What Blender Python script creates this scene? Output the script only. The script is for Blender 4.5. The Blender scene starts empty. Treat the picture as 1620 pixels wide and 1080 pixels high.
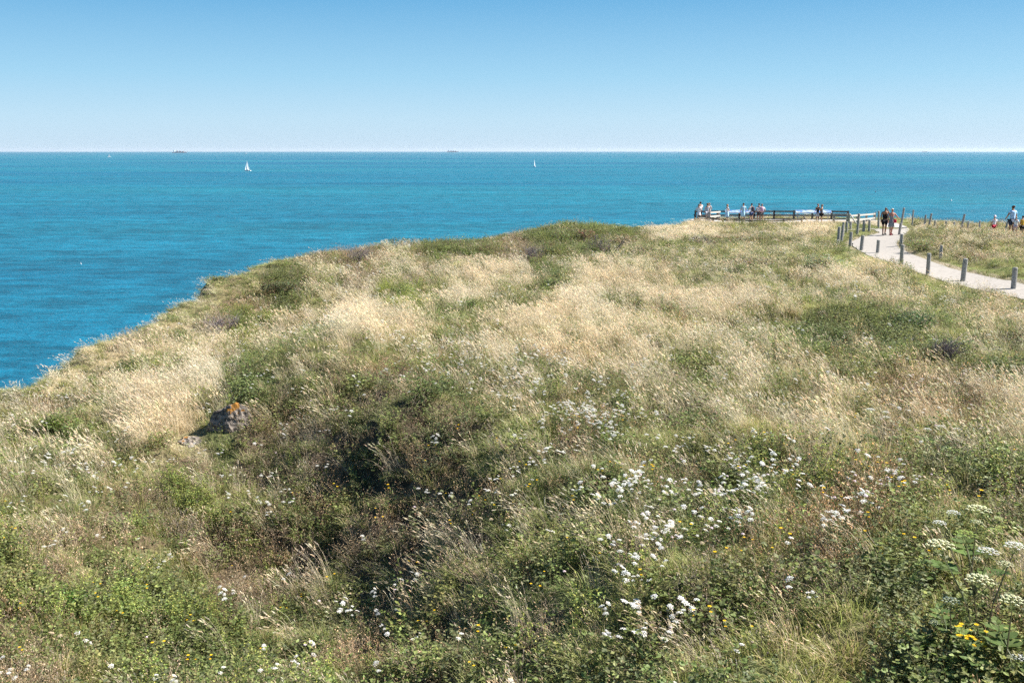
import bpy, math, random
import numpy as np
from mathutils import Vector, Matrix, Euler

# ------------------------------------------------------------------ camera, sky, sun
SC = bpy.context.scene
COL = SC.collection
EYE = 33.0                                   # eye height above the sea
F_PX = 1575.0                                # focal length in photo pixels (35 mm on 36 mm)
PITCH = math.atan((540 - 238.3) / F_PX)
cam_d = bpy.data.cameras.new('camera'); cam_d.lens = 35; cam_d.sensor_width = 36
cam_d.sensor_fit = 'HORIZONTAL'; cam_d.clip_start = 0.1; cam_d.clip_end = 90000
cam = bpy.data.objects.new('camera', cam_d); COL.objects.link(cam)
cam.location = (0, 0, EYE); cam.rotation_euler = (math.pi/2 - PITCH, 0, 0)
SC.camera = cam

SUN_EL = math.radians(41); SUN_AZ = math.radians(80)      # azimuth from +Y (view) towards +X (right)
world = bpy.data.worlds.new('World'); SC.world = world; world.use_nodes = True
wn = world.node_tree.nodes; wl = world.node_tree.links
bg = wn['Background']; bg.inputs['Strength'].default_value = 0.123
sky = wn.new('ShaderNodeTexSky'); sky.sky_type = 'NISHITA'; sky.sun_disc = False
sky.sun_elevation = SUN_EL; sky.sun_rotation = SUN_AZ; sky.altitude = 10
sky.air_density = 1.0; sky.dust_density = 0.35; sky.ozone_density = 2.2
sky_tc = wn.new('ShaderNodeTexCoord'); sky_sep = wn.new('ShaderNodeSeparateXYZ'); wl.new(sky_tc.outputs['Generated'], sky_sep.inputs[0])
sky_rp = wn.new('ShaderNodeValToRGB'); wl.new(sky_sep.outputs['Z'], sky_rp.inputs[0])     # colour by elevation: milky blue above the sea, deep blue higher up
for i, (p, c) in enumerate([(0.0, (1.55,2.1,2.62)), (.03, (1.36,2.06,2.62)), (.07, (.92,1.80,2.5)), (.14, (.38,1.23,2.12)), (.4, (.22,.74,1.6)), (1.0, (.13,.38,.95))]):
    e = sky_rp.color_ramp.elements[i] if i < 2 else sky_rp.color_ramp.elements.new(p)
    e.position = p; e.color = (c[0]/3.5, c[1]/3.5, c[2]/3.5, 1)
sky_sc = wn.new('ShaderNodeVectorMath'); sky_sc.operation = 'SCALE'; sky_sc.inputs['Scale'].default_value = 3.5; wl.new(sky_rp.outputs[0], sky_sc.inputs[0])
sky_mx = wn.new('ShaderNodeMix'); sky_mx.data_type = 'RGBA'; sky_mx.inputs[0].default_value = .95
wl.new(sky.outputs[0], sky_mx.inputs[6]); wl.new(sky_sc.outputs[0], sky_mx.inputs[7]); wl.new(sky_mx.outputs[2], bg.inputs[0])
sd = bpy.data.lights.new('sun', 'SUN'); sd.energy = 4.9; sd.angle = math.radians(0.5); sd.color = (1.0, 0.95, 0.885)
sun = bpy.data.objects.new('sun', sd); COL.objects.link(sun)
sdir = Vector((math.sin(SUN_AZ)*math.cos(SUN_EL), math.cos(SUN_AZ)*math.cos(SUN_EL), math.sin(SUN_EL)))
sun.rotation_euler = sdir.to_track_quat('Z', 'Y').to_euler(); sun.location = (30, 10, 80)
SC.view_settings.view_transform = 'Standard'; SC.view_settings.look = 'None'
SC.view_settings.gamma = 1; SC.view_settings.exposure = 1.47
SC.cycles.use_denoising = False
SC.render.engine = 'CYCLES'
SC.cycles.max_bounces = 7; SC.cycles.diffuse_bounces = 4; SC.cycles.transmission_bounces = 5
SC.cycles.volume_bounces = 0; SC.cycles.transparent_max_bounces = 6

rng = np.random.default_rng(7); R = random.Random(5)

# ------------------------------------------------------------------ helpers
def fwd():
    return (math.cos(PITCH), -math.sin(PITCH)), (math.sin(PITCH), math.cos(PITCH))
def ray(px, py):
    x = (px - 810)/F_PX; y = (540 - py)/F_PX
    (fy, fz), (uy, uz) = fwd()
    return np.array([x, fy + y*uy, fz + y*uz])
def P(px, py, D):                            # point seen at photo pixel px,py, D metres ahead
    d = ray(px, py); t = D/d[1]
    return d*t + np.array([0, 0, EYE])
def project(x, y, z):
    (fy, fz), (uy, uz) = fwd()
    dep = np.maximum(y*fy + (z-EYE)*fz, 1e-3); up = y*uy + (z-EYE)*uz
    return 810 + F_PX*x/dep, 540 - F_PX*up/dep

def hash2(ix, iy, s):
    n = (ix.astype(np.int64)*374761393 + iy.astype(np.int64)*668265263 + s*1442695041) & 0xffffffff
    n = ((n ^ (n >> 13))*1274126177) & 0xffffffff
    return ((n ^ (n >> 16)) & 0xffff)/65535.0
def vnoise(x, y, s=0):
    ix = np.floor(x); iy = np.floor(y); fx = x-ix; fy = y-iy
    fx = fx*fx*(3-2*fx); fy = fy*fy*(3-2*fy)
    a = hash2(ix, iy, s); b = hash2(ix+1, iy, s); c = hash2(ix, iy+1, s); d = hash2(ix+1, iy+1, s)
    return (a*(1-fx)+b*fx)*(1-fy) + (c*(1-fx)+d*fx)*fy
def fbm(x, y, o=3, s=0):
    r = 0; a = .5; t = 0
    for k in range(o):
        r = r + a*vnoise(x*2**k+k*17.3, y*2**k-k*9.1, s+k); t += a; a *= .5
    return r/t

def tag(o, label=None, cat=None, group=None, kind=None):
    if label: o['label'] = label
    if cat: o['category'] = cat
    if group: o['group'] = group
    if kind: o['kind'] = kind
    return o
def empty(name, loc=(0,0,0), rz=0.0):
    o = bpy.data.objects.new(name, None); COL.objects.link(o); o.location = loc; o.rotation_euler = (0,0,rz)
    o.empty_display_size = .2
    return o
def copy_tree(o, parent=None):
    c = o.copy(); COL.objects.link(c); c.parent = parent
    for ch in list(o.children): copy_tree(ch, c)
    return c

class MB:                                    # collects geometry, builds one mesh object
    def __init__(s): s.v = []; s.f = []; s.c = []; s.m = []
    def add(s, vs, fs, col=(1,1,1), mi=0):
        n = len(s.v); s.v += [tuple(p) for p in vs]
        if isinstance(col, list): s.c += col
        else: s.c += [col]*len(vs)
        for f in fs: s.f.append(tuple(i+n for i in f)); s.m.append(mi)
    def box(s, c, size, rz=0, M=None, col=(1,1,1), mi=0, bev=0.0):
        x, y, z = [k/2 for k in size]
        if bev > 0:
            b = bev; vs = []
            for (zz, k) in ((-z, b), (-z+b, 0), (z-b, 0), (z, b)):
                vs += [(-x+k, -y+k+b*(k==0), zz), (x-k, -y+k+b*(k==0), zz), (x-k, y-k-b*(k==0), zz), (-x+k, y-k-b*(k==0), zz)]
            fs = [(3,2,1,0), (12,13,14,15)]
            for r in range(3):
                for i in range(4):
                    j = (i+1) % 4; fs.append((r*4+i, r*4+j, r*4+4+j, r*4+4+i))
        else:
            vs = [(-x,-y,-z),(x,-y,-z),(x,y,-z),(-x,y,-z),(-x,-y,z),(x,-y,z),(x,y,z),(-x,y,z)]
            fs = [(3,2,1,0),(4,5,6,7),(0,1,5,4),(1,2,6,5),(2,3,7,6),(3,0,4,7)]
        T = Matrix.Translation(c) @ (M if M else Matrix.Rotation(rz, 4, 'Z'))
        s.add([T @ Vector(v) for v in vs], fs, col, mi)
    def beam(s, a, b, w, h, col=(1,1,1), mi=0):          # rectangular bar from a to b
        a = Vector(a); b = Vector(b); d = b-a; L = d.length
        q = d.to_track_quat('X', 'Z').to_matrix().to_4x4()
        s.box((a+b)/2, (L, w, h), M=q, col=col, mi=mi, bev=min(w, h)*.12)
    def tube(s, pts, rad, n=6, col=(1,1,1), mi=0, cap=True):
        pts = [Vector(p) for p in pts]
        rr = rad if isinstance(rad, (list, tuple)) else [rad]*len(pts)
        vs = []; fs = []
        prev = None
        for i, p in enumerate(pts):
            d = (pts[min(i+1, len(pts)-1)] - pts[max(i-1, 0)])
            if d.length < 1e-9: d = Vector((0,0,1))
            d.normalize()
            u = d.cross(Vector((0.13,1,0.07))).normalized() if prev is None else (prev - d*prev.dot(d)).normalized()
            prev = u; w = d.cross(u)
            for k in range(n):
                a = 2*math.pi*k/n
                vs.append(p + (u*math.cos(a)+w*math.sin(a))*rr[i])
        for i in range(len(pts)-1):
            for k in range(n):
                j = (k+1) % n
                fs.append((i*n+k, i*n+j, (i+1)*n+j, (i+1)*n+k))
        if cap:
            fs.append(tuple(range(n-1, -1, -1))); fs.append(tuple(range((len(pts)-1)*n, len(pts)*n)))
        s.add(vs, fs, col, mi)
    def lathe(s, prof, n=12, c=(0,0,0), sx=1, sy=1, col=(1,1,1), mi=0):
        vs = []; fs = []
        for r, z in prof:
            for k in range(n):
                a = 2*math.pi*k/n; vs.append((c[0]+r*sx*math.cos(a), c[1]+r*sy*math.sin(a), c[2]+z))
        for i in range(len(prof)-1):
            for k in range(n):
                j = (k+1) % n; fs.append((i*n+k, i*n+j, (i+1)*n+j, (i+1)*n+k))
        s.add(vs, fs, col, mi)
    def mesh(s, name, mats, smooth=False):
        me = bpy.data.meshes.new(name); me.from_pydata(s.v, [], s.f)
        for m in (mats if isinstance(mats, (list, tuple)) else [mats]): me.materials.append(m)
        me.polygons.foreach_set('material_index', s.m)
        ca = me.color_attributes.new('col', 'FLOAT_COLOR', 'POINT')
        a = np.ones((len(s.v), 4), np.float32); a[:, :3] = np.array(s.c, np.float32)
        ca.data.foreach_set('color', a.ravel())
        if smooth: me.polygons.foreach_set('use_smooth', [True]*len(s.f))
        me.update(); return me
    def build(s, name, mats, parent=None, smooth=False):
        o = bpy.data.objects.new(name, s.mesh(name, mats, smooth)); COL.objects.link(o)
        if parent: o.parent = parent
        return o

# ------------------------------------------------------------------ materials
def mat(name, col, rough=.7, spec=.3, var=.15, scale=8, bump=0.0, metal=0, attr=False, detail=4):
    m = bpy.data.materials.new(name); m.use_nodes = True
    n = m.node_tree.nodes; l = m.node_tree.links; b = n['Principled BSDF']
    b.inputs['Roughness'].default_value = rough; b.inputs['Specular IOR Level'].default_value = spec
    b.inputs['Metallic'].default_value = metal
    tc = n.new('ShaderNodeTexCoord'); nz = n.new('ShaderNodeTexNoise'); nz.inputs['Scale'].default_value = scale
    nz.inputs['Detail'].default_value = detail; l.new(tc.outputs['Object'], nz.inputs['Vector'])
    mp = n.new('ShaderNodeMapRange'); mp.inputs[1].default_value = .3; mp.inputs[2].default_value = .7
    mp.inputs[3].default_value = 1-var; mp.inputs[4].default_value = 1+var
    l.new(nz.outputs['Fac'], mp.inputs[0])
    mx = n.new('ShaderNodeVectorMath'); mx.operation = 'SCALE'
    if attr:
        at = n.new('ShaderNodeAttribute'); at.attribute_name = 'col'; l.new(at.outputs['Color'], mx.inputs[0])
    else: mx.inputs[0].default_value = col
    l.new(mp.outputs[0], mx.inputs['Scale']); l.new(mx.outputs[0], b.inputs['Base Color'])
    if bump > 0:
        bp = n.new('ShaderNodeBump'); bp.inputs['Strength'].default_value = bump; bp.inputs['Distance'].default_value = .02
        l.new(nz.outputs['Fac'], bp.inputs['Height']); l.new(bp.outputs[0], b.inputs['Normal'])
    return m
def foliage_mat(name, trans=.42, rough=.55, spec=.25, inst=True):
    m = bpy.data.materials.new(name); m.use_nodes = True
    n = m.node_tree.nodes; l = m.node_tree.links; b = n['Principled BSDF']; out = n['Material Output']
    at = n.new('ShaderNodeAttribute'); at.attribute_name = 'col'
    src = at.outputs['Color']
    if inst:
        it = n.new('ShaderNodeAttribute'); it.attribute_type = 'INSTANCER'; it.attribute_name = 'tint'
        mu = n.new('ShaderNodeVectorMath'); mu.operation = 'MULTIPLY'
        l.new(at.outputs['Color'], mu.inputs[0]); l.new(it.outputs['Vector'], mu.inputs[1]); src = mu.outputs[0]
    l.new(src, b.inputs['Base Color'])
    b.inputs['Roughness'].default_value = rough; b.inputs['Specular IOR Level'].default_value = spec
    tr = n.new('ShaderNodeBsdfTranslucent'); l.new(src, tr.inputs['Color'])
    mx = n.new('ShaderNodeMixShader'); mx.inputs[0].default_value = trans
    l.new(b.outputs[0], mx.inputs[1]); l.new(tr.outputs[0], mx.inputs[2]); l.new(mx.outputs[0], out.inputs['Surface'])
    return m
M_FOL = foliage_mat('foliage')
M_LEAF = foliage_mat('leaf', inst=False)
M_PETAL = foliage_mat('petal', trans=.15, rough=.8, spec=.1, inst=False)
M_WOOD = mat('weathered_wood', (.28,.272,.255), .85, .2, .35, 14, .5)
M_WOODL = mat('sunlit_tone_wood', (.36,.34,.31), .85, .2, .25, 14, .5)  # sunlit brightness put into the wood colour, for the sun-facing railings
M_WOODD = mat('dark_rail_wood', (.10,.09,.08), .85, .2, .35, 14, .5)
M_TWIG = mat('twig', (.15,.12,.105), .9, .1, .3, 20)

# ------------------------------------------------------------------ terrain
VEG = 0.28                                    # low vegetation hides this much of the ground
CP = [ # photo pixel, distance ahead in metres
 (0,612,20),(90,565,22.5),(180,515,26),(270,495,29),(370,428,36),(480,402,43),(540,395,46),(650,380,52),(700,384,54),(780,378,57),
 (830,366,59),(890,353,61),(950,358,61),(1000,372,62),(1020,360,76),(1060,358,80),(1100,357,84),(900,385,52),(960,395,50),
 (600,420,40),(700,430,38),(800,430,38),(540,430,38),(1000,430,38),(1100,375,62),(1100,400,50),(1200,375,64),(1280,385,60),
 (1150,364,74),(1250,360,78),
 (1200,400,48),(1300,400,47),(1300,430,38),(1400,452,36),(1200,450,34),(1500,478,33),(1620,500,31),
 (430,480,32.5),(350,500,29.8),(300,540,26),(430,540,26.8),(200,580,22.5),(100,640,19.5),(0,680,18),(370,600,20.5),(250,640,19),
 (370,660,17.6),(300,690,16.8),(200,690,17),(100,720,16),(0,740,15.4),(410,640,18),
 (480,545,20.3),(520,520,22),(560,500,23.5),(600,480,26.5),(560,560,19.5),(700,480,29),(620,520,22.8),(480,600,18.5),
 (800,480,29),(1000,480,29),(800,530,22.5),(650,580,17.7),(1000,560,20),(800,600,16.8),(900,640,14.6),(1000,600,17),
 (700,640,15.1),(620,640,15.5),(540,640,16.6),(600,700,15),(700,700,14),(800,690,12.8),(900,720,11.8),(1000,700,12.4),
 (500,700,15.6),(450,760,15.3),(540,780,14.7),(640,780,13.4),(740,780,12.3),(840,800,10.9),(940,800,10.3),
 (350,780,15.0),(200,780,14.4),(80,800,13.3),(0,860,11.6),(150,880,12.2),(300,880,13),(420,860,13.6),(520,880,12.8),(640,880,11.7),(760,900,10.2),
 (860,900,9.2),(960,900,8.6),(0,1000,9.3),(150,1000,10.1),(300,1000,10.8),(420,980,11.4),(540,980,11.1),(660,1000,9.9),(780,1020,8.3),(900,1060,7.2),
 (0,1080,8.4),(200,1080,8.8),(400,1080,9),(600,1080,8.6),(1000,1000,7.4),(1000,1080,6.6),(1200,1080,6.2),(1400,1080,5.9),(1620,1080,5.7),
 (1060,860,8.9),(1060,780,10.3),(1200,900,7.8),(1200,760,10.4),(1200,680,12.4),(1350,900,7.3),(1400,820,8.4),(1450,740,10.3),(1560,960,6.6),
 (1560,820,8.4),(1600,740,10.4),(1300,600,16.2),(1200,560,19),(1300,540,21.5),(1400,600,16.5),(1450,540,22),(1450,490,28),(1580,640,14),(1600,560,19.5),
 (1100,520,24),(1150,640,14),(1300,480,29),(1600,520,24.5),(1400,660,13.5),
]
FLAT = [ # bare ground: path and platform
 (1620,466,39.5),(1620,449,41.5),(1523,444,43),(1560,426,46),(1467,435,44.5),(1500,412,49),(1425,421,47),(1440,400,53),(1388,400,53),(1362,395,55),(1420,388,57),
 (1350,381,60),(1400,374,64),(1440,366,67),(1383,366,67),(1440,362,71),(1340,357,80),(1330,379,61),(1300,353,86),(1230,352.5,88),(1160,353,87.5),(1130,354,87),(1100,352,91),
 (1250,350,92),(1340,350,90),(1150,350,91),(1602,375.5,60),(1574,374.5,61),(1540,372,63)]
VEGP = [(1480,392,52),(1540,392,51),(1600,398,48),(1460,372,56),(1520,360,58),(1580,360,58),(1620,362,56),(1440,372,58),(1560,372,54),(1500,380,54),
 (1388,341,94),(1430,346,90),(1465,357,86),(1400,356,80),(1500,368,72),(1560,372,70),(1620,374,68)]
XYZ = [P(*c) - np.array([0,0,VEG]) for c in CP] + [P(*c) for c in FLAT] + [P(a,b,c)-np.array([0,0,.35]) for a,b,c in VEGP]
for (x, y, z) in [(0,0,-1.75),(0,3,-2.3),(-3,1,-2.6),(3,2,-1.9),(6,3,-2.1),(-6,3,-3.9),(-9,7,-4.6),(-7,10,-5.0),(0,-6,-1.9),(-6,-6,-3.5),(8,-5,-2),(-11,-2,-4.6),
                  (12,6,-2.7),(15,12,-3.6),(22,22,-4.3),(30,32,-5.1),(40,45,-5.3),(50,60,-5.3),(60,75,-5.6),(-13,12,-5.1),(-14,20,-5.2),(-15,30,-5.2),
                  (60,30,-4.5),(80,60,-5),(45,80,-6.3),(60,95,-6.8),(-10,60,-5.6),(0,80,-6.4),(20,104,-7.2),(35,104,-7.0),(-20,40,-5.4)]:
    XYZ.append(np.array([x, y, EYE+z]))
XYZ = np.array(XYZ)
def uv(x, y):
    v = np.maximum(y, -7.0) + 9.0
    return 1.6*x/v, np.log(v)
_U, _V = uv(XYZ[:,0], XYZ[:,1])
def _k(r2): return .5*r2*np.log(r2+1e-9)
def _fit():
    n = len(_U); r2 = (_U[:,None]-_U)**2 + (_V[:,None]-_V)**2
    A = np.zeros((n+3, n+3)); A[:n,:n] = _k(r2) + np.eye(n)*2e-3
    A[:n,n:] = np.stack([np.ones(n), _U, _V], 1); A[n:,:n] = A[:n,n:].T
    b = np.zeros(n+3); b[:n] = XYZ[:,2]-EYE
    return np.linalg.solve(A, b)
_W = _fit()
def base_z(x, y):
    x = np.atleast_1d(np.asarray(x, float)); y = np.atleast_1d(np.asarray(y, float)); out = np.empty(x.shape)
    X = x.ravel(); Y = y.ravel(); o = np.empty(X.shape); n = len(_U)
    for i in range(0, len(X), 20000):
        u, v = uv(X[i:i+20000], Y[i:i+20000])
        u = np.clip(u, -2.2, 3.2)
        r2 = (u[:,None]-_U)**2 + (v[:,None]-_V)**2
        o[i:i+20000] = _k(r2) @ _W[:n] + _W[n] + _W[n+1]*u + _W[n+2]*v
    return np.clip(o.reshape(x.shape), -8.5, -1.2)

EDGE_PX = [(0,612,20),(90,565,22.5),(180,515,26),(270,495,29),(370,428,36),(430,410,41),(480,402,44),(540,395,47),(650,376,53),(700,381,56),(780,377,59),(830,366,61),(900,354,65),(960,357,68),(1000,356,76),(1050,353,84),(1092,352,92)]
EDGE = [(-40,-60),(-19,-12),(-14,2),(-12.5,12)] + [tuple(P(*e)[:2]) for e in EDGE_PX] + \
       [(17.5,99),(25,101),(33,100),(36,98),(40,96),(46,94),(60,93),(90,96),(150,110),(260,120),(260,-60)]
EDGE = np.array(EDGE)
def edge_dist(x, y):                          # signed distance to the cliff edge, + on land
    X = x.ravel(); Y = y.ravel(); d = np.full(X.shape, 1e9); ins = np.zeros(X.shape, bool); n = len(EDGE)
    for i in range(n):
        ax, ay = EDGE[i]; bx, by = EDGE[(i+1) % n]
        vx, vy = bx-ax, by-ay
        t = np.clip(((X-ax)*vx+(Y-ay)*vy)/(vx*vx+vy*vy), 0, 1)
        if i < n-2: d = np.minimum(d, np.hypot(X-ax-t*vx, Y-ay-t*vy))
        c = ((ay > Y) != (by > Y))
        with np.errstate(divide='ignore', invalid='ignore'):
            xi = (bx-ax)*(Y-ay)/(by-ay)+ax
        ins ^= c & (X < xi)
    nz = (fbm(X*.45, Y*.45, 3, 91)-.5)*2.2*np.clip((np.hypot(X,Y)-10)/10, 0, 1)
    return (np.where(ins, d, -d) + nz*np.exp(-d/2.0)).reshape(x.shape)

# path outline, photo pixels -> ground
def ground_hit(px, py, lift=0.0):
    d = ray(px, py); D = np.linspace(3, 120, 2400)
    pts = d[None,:]*(D/d[1])[:,None]
    g = base_z(pts[:,0], pts[:,1]) + lift
    below = np.where(pts[:,2] < g)[0]
    i = below[0] if len(below) else np.argmin(np.abs(pts[:,2]-g))
    return pts[i] + np.array([0,0,EYE])
PL = [(1700,498),(1620,474),(1560,461),(1500,447),(1458,433),(1422,422),(1390,411),(1362,398),(1349,388),(1350,381),(1366,374),(1390,368.5),(1384,364.5),(1368,361)]
PR = [(1700,468),(1620,449),(1560,437),(1500,423),(1464,410),(1436,399),(1424,393),(1418,386),(1421,380),(1428,374),(1432,370),(1436,366.5),(1438,363.5),(1436,361)]
pl = np.array([ground_hit(*p)[:2] for p in PL]); pr = np.array([ground_hit(*p)[:2] for p in PR])
def resample(a, n):
    t = np.linspace(0, len(a)-1, n); i = np.clip(t.astype(int), 0, len(a)-2); f = (t-i)[:,None]
    p0 = a[np.maximum(i-1,0)]; p1 = a[i]; p2 = a[i+1]; p3 = a[np.minimum(i+2, len(a)-1)]
    return .5*((2*p1)+(-p0+p2)*f+(2*p0-5*p1+4*p2-p3)*f*f+(-p0+3*p1-3*p2+p3)*f**3)
plr = resample(pl, 160); prr = resample(pr, 160)
BR = np.array([(22.5,72),(26.5,71.5),(31,70),(37,67.5),(44,64.5),(55,60.5),(75,54)])       # second path behind the mound
BRr = resample(BR, 60)
def near_poly(x, y, pts, rad):
    d = np.full(x.shape, 1e9)
    for i in range(0, len(pts)-1):
        a = pts[i]; b = pts[i+1]; v = b-a
        t = np.clip(((x-a[0])*v[0]+(y-a[1])*v[1])/(v@v+1e-9), 0, 1)
        d = np.minimum(d, np.hypot(x-a[0]-t*v[0], y-a[1]-t*v[1]))
    return d - rad
PATHPOLY = np.vstack([plr[::4], prr[::-4]])
def in_poly(x, y, poly):
    ins = np.zeros(x.shape, bool); n = len(poly)
    for i in range(n):
        ax, ay = poly[i]; bx, by = poly[(i+1) % n]
        if ay == by: continue
        ins ^= ((ay > y) != (by > y)) & (x < (bx-ax)*(y-ay)/(by-ay)+ax)
    return ins
PLAT = np.array([(16.6,92.6),(19.3,86.6),(26,86.0),(30.5,88.0),(32,84),(35,80),(37.5,76),(24,71.5),(27,71),(33,84),(35,88),(33.5,94.3),(17.5,94.5)])
PLAT = np.array([(16.6,93.6),(17.6,90),(19.6,87),(27,86.6),(30.0,88),(31.5,84),(33.4,84.5),(34.2,89),(33.5,94.6),(17,94.6)])
def bare(x, y):                               # >0 clear margin from any paved ground
    a = in_poly(x, y, PATHPOLY) | in_poly(x, y, PLAT)
    d = np.minimum(near_poly(x, y, np.vstack([PATHPOLY, PATHPOLY[:1]]), 0), near_poly(x, y, np.vstack([PLAT, PLAT[:1]]), 0))
    d = np.where(a, -d, d)
    return np.minimum(d, near_poly(x, y, BR, 1.0))
HOLLOW = np.array([P(600,860,11.5)[:2], P(640,700,14.5)[:2], P(520,760,14)[:2], P(760,960,9)[:2]])
def terrain_z(x, y, full=True):
    x = np.asarray(x, float); y = np.asarray(y, float)
    z = base_z(x, y)
    dist = np.hypot(x, y)
    hol = np.exp(-np.min([((x-h[0])**2+(y-h[1])**2) for h in HOLLOW], 0)/7.0)
    bd = bare(x, y); keep = np.clip(bd/1.5, 0, 1)
    n1 = fbm(x*.55, y*.55, 3, 3)-.5; n2 = fbm(x*1.5+9, y*1.5, 2, 11)-.5
    z = z + keep*(n1*(.42) + n2*(.22+.26*hol))
    z = z + keep*(fbm(x*.2+4, y*.2, 2, 41)-.5)*.7*np.clip((dist-13)/8, 0, 1)*np.clip(edge_dist(x, y)/6, 0, 1)
    # tussocks: rounded heads with dark gaps
    t = np.abs(fbm(x*2.1+3, y*2.1, 2, 21)-.5)*2
    z = z + keep*(.06+.22*hol)*(np.sqrt(np.clip(t, 0, 1))-.4)
    z = np.where(bd < .25, z - .035, z)
    ed = edge_dist(x, y)
    rough = (fbm(x*.4, y*.4, 4, 31)-.5)
    s = np.clip(-ed, 0, None)
    drop = np.where(s < .8, .9*s*s, .576 + (s-.8)*2.4) * (1+.5*rough) + np.clip(s, 0, 3)*rough*1.2
    z = z - drop
    z = np.maximum(z, -EYE-6)
    return z + EYE

def axis(lo, hi, n, c, k):
    a = np.arcsinh((lo-c)/k); b = np.arcsinh((hi-c)/k)
    return c + k*np.sinh(np.linspace(a, b, n))
XS = axis(-75, 175, 640, 0, 14); YS = axis(-28, 165, 760, 8, 16)
GX, GY = np.meshgrid(XS, YS)
GZ = terrain_z(GX, GY); GE = edge_dist(GX, GY)
def tz(x, y):                                 # bilinear height on the built mesh
    i = np.clip(np.searchsorted(XS, x)-1, 0, len(XS)-2); j = np.clip(np.searchsorted(YS, y)-1, 0, len(YS)-2)
    fx = (x-XS[i])/(XS[i+1]-XS[i]); fy = (y-YS[j])/(YS[j+1]-YS[j])
    return (GZ[j,i]*(1-fx)+GZ[j,i+1]*fx)*(1-fy)+(GZ[j+1,i]*(1-fx)+GZ[j+1,i+1]*fx)*fy
def hit(px, py):                              # photo pixel -> point on the built terrain
    d = ray(px, py); D = np.linspace(3, 118, 6000)
    pts = d[None,:]*(D/d[1])[:,None]; pts[:,2] += EYE
    b = np.where(pts[:,2] < tz(pts[:,0], pts[:,1]))[0]
    p = pts[b[0]] if len(b) else pts[np.argmin(np.abs(pts[:,2]-tz(pts[:,0], pts[:,1])))]
    return Vector((p[0], p[1], float(tz(p[0], p[1]))))

def terrain_material():
    m = bpy.data.materials.new('headland_soil'); m.use_nodes = True
    n = m.node_tree.nodes; l = m.node_tree.links; b = n['Principled BSDF']
    b.inputs['Roughness'].default_value = .95; b.inputs['Specular IOR Level'].default_value = .1
    at = n.new('ShaderNodeAttribute'); at.attribute_name = 'col'
    tc = n.new('ShaderNodeTexCoord')
    nz = n.new('ShaderNodeTexNoise'); nz.inputs['Scale'].default_value = 14; nz.inputs['Detail'].default_value = 8
    l.new(tc.outputs['Object'], nz.inputs['Vector'])
    mp = n.new('ShaderNodeMapRange'); mp.inputs[1].default_value = .3; mp.inputs[2].default_value = .7; mp.inputs[3].default_value = .45; mp.inputs[4].default_value = 1.5
    l.new(nz.outputs['Fac'], mp.inputs[0])
    mx = n.new('ShaderNodeVectorMath'); mx.operation = 'SCALE'; l.new(at.outputs['Color'], mx.inputs[0]); l.new(mp.outputs[0], mx.inputs['Scale'])
    l.new(mx.outputs[0], b.inputs['Base Color'])
    bp = n.new('ShaderNodeBump'); bp.inputs['Strength'].default_value = .9; bp.inputs['Distance'].default_value = .06
    l.new(nz.outputs['Fac'], bp.inputs['Height']); l.new(bp.outputs[0], b.inputs['Normal'])
    return m

# vegetation map: one letter per 60 x 40 photo pixels, rows from y=340 (looked up through the ground points)
VMAP = [
"mmmmmmmmmmmmmbbbbddmmdttmmm",
"mmmmmmmghhmbbhbbggggggttmmm",
"mmmmmmmbmhmmddbddmgggmdmttt",
"mmmmmmhbmdygdggdgdddmggmggm",
"mmmhdhymgddggddddmmmgbbbggm",
"mmddmdmgggwgwddddmmmgbgbbgg",
"mddgmdbggbhwwwwgmmbmmmbbggb",
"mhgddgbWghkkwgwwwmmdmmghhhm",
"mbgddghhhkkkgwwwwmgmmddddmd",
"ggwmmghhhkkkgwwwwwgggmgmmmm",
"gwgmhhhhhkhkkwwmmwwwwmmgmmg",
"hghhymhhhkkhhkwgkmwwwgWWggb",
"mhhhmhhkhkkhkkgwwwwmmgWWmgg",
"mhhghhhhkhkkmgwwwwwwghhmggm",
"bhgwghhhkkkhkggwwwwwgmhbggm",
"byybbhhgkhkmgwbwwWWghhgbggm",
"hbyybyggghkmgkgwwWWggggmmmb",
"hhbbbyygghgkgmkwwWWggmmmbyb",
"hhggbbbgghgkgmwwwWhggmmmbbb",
]
VM = np.array([[ord(c) for c in r] for r in VMAP])
def vlook(x, y, z, jit=1.0):
    px, py = project(x, y, z)
    sc = np.clip((py-300)/400, .25, 1.3)
    jx = (fbm(x*.9, y*.9, 3, 51)-.5)*150*sc*jit; jy = (fbm(x*.9+40, y*.9, 3, 57)-.5)*110*sc*jit
    c = np.floor((px+jx)/60).astype(int); r = np.floor((py+jy-340)/40).astype(int)
    out = (c < -1) | (c > 27) | (y < 4)
    L = VM[np.clip(r, 0, 18), np.clip(c, 0, 26)]
    alt = np.array([ord(k) for k in 'mdghmwgb'])[(fbm(x*.25, y*.25, 2, 77)*7.99).astype(int)]
    L = np.where(L == ord('s'), ord('m'), L)
    return np.where(out, alt, L)

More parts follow.
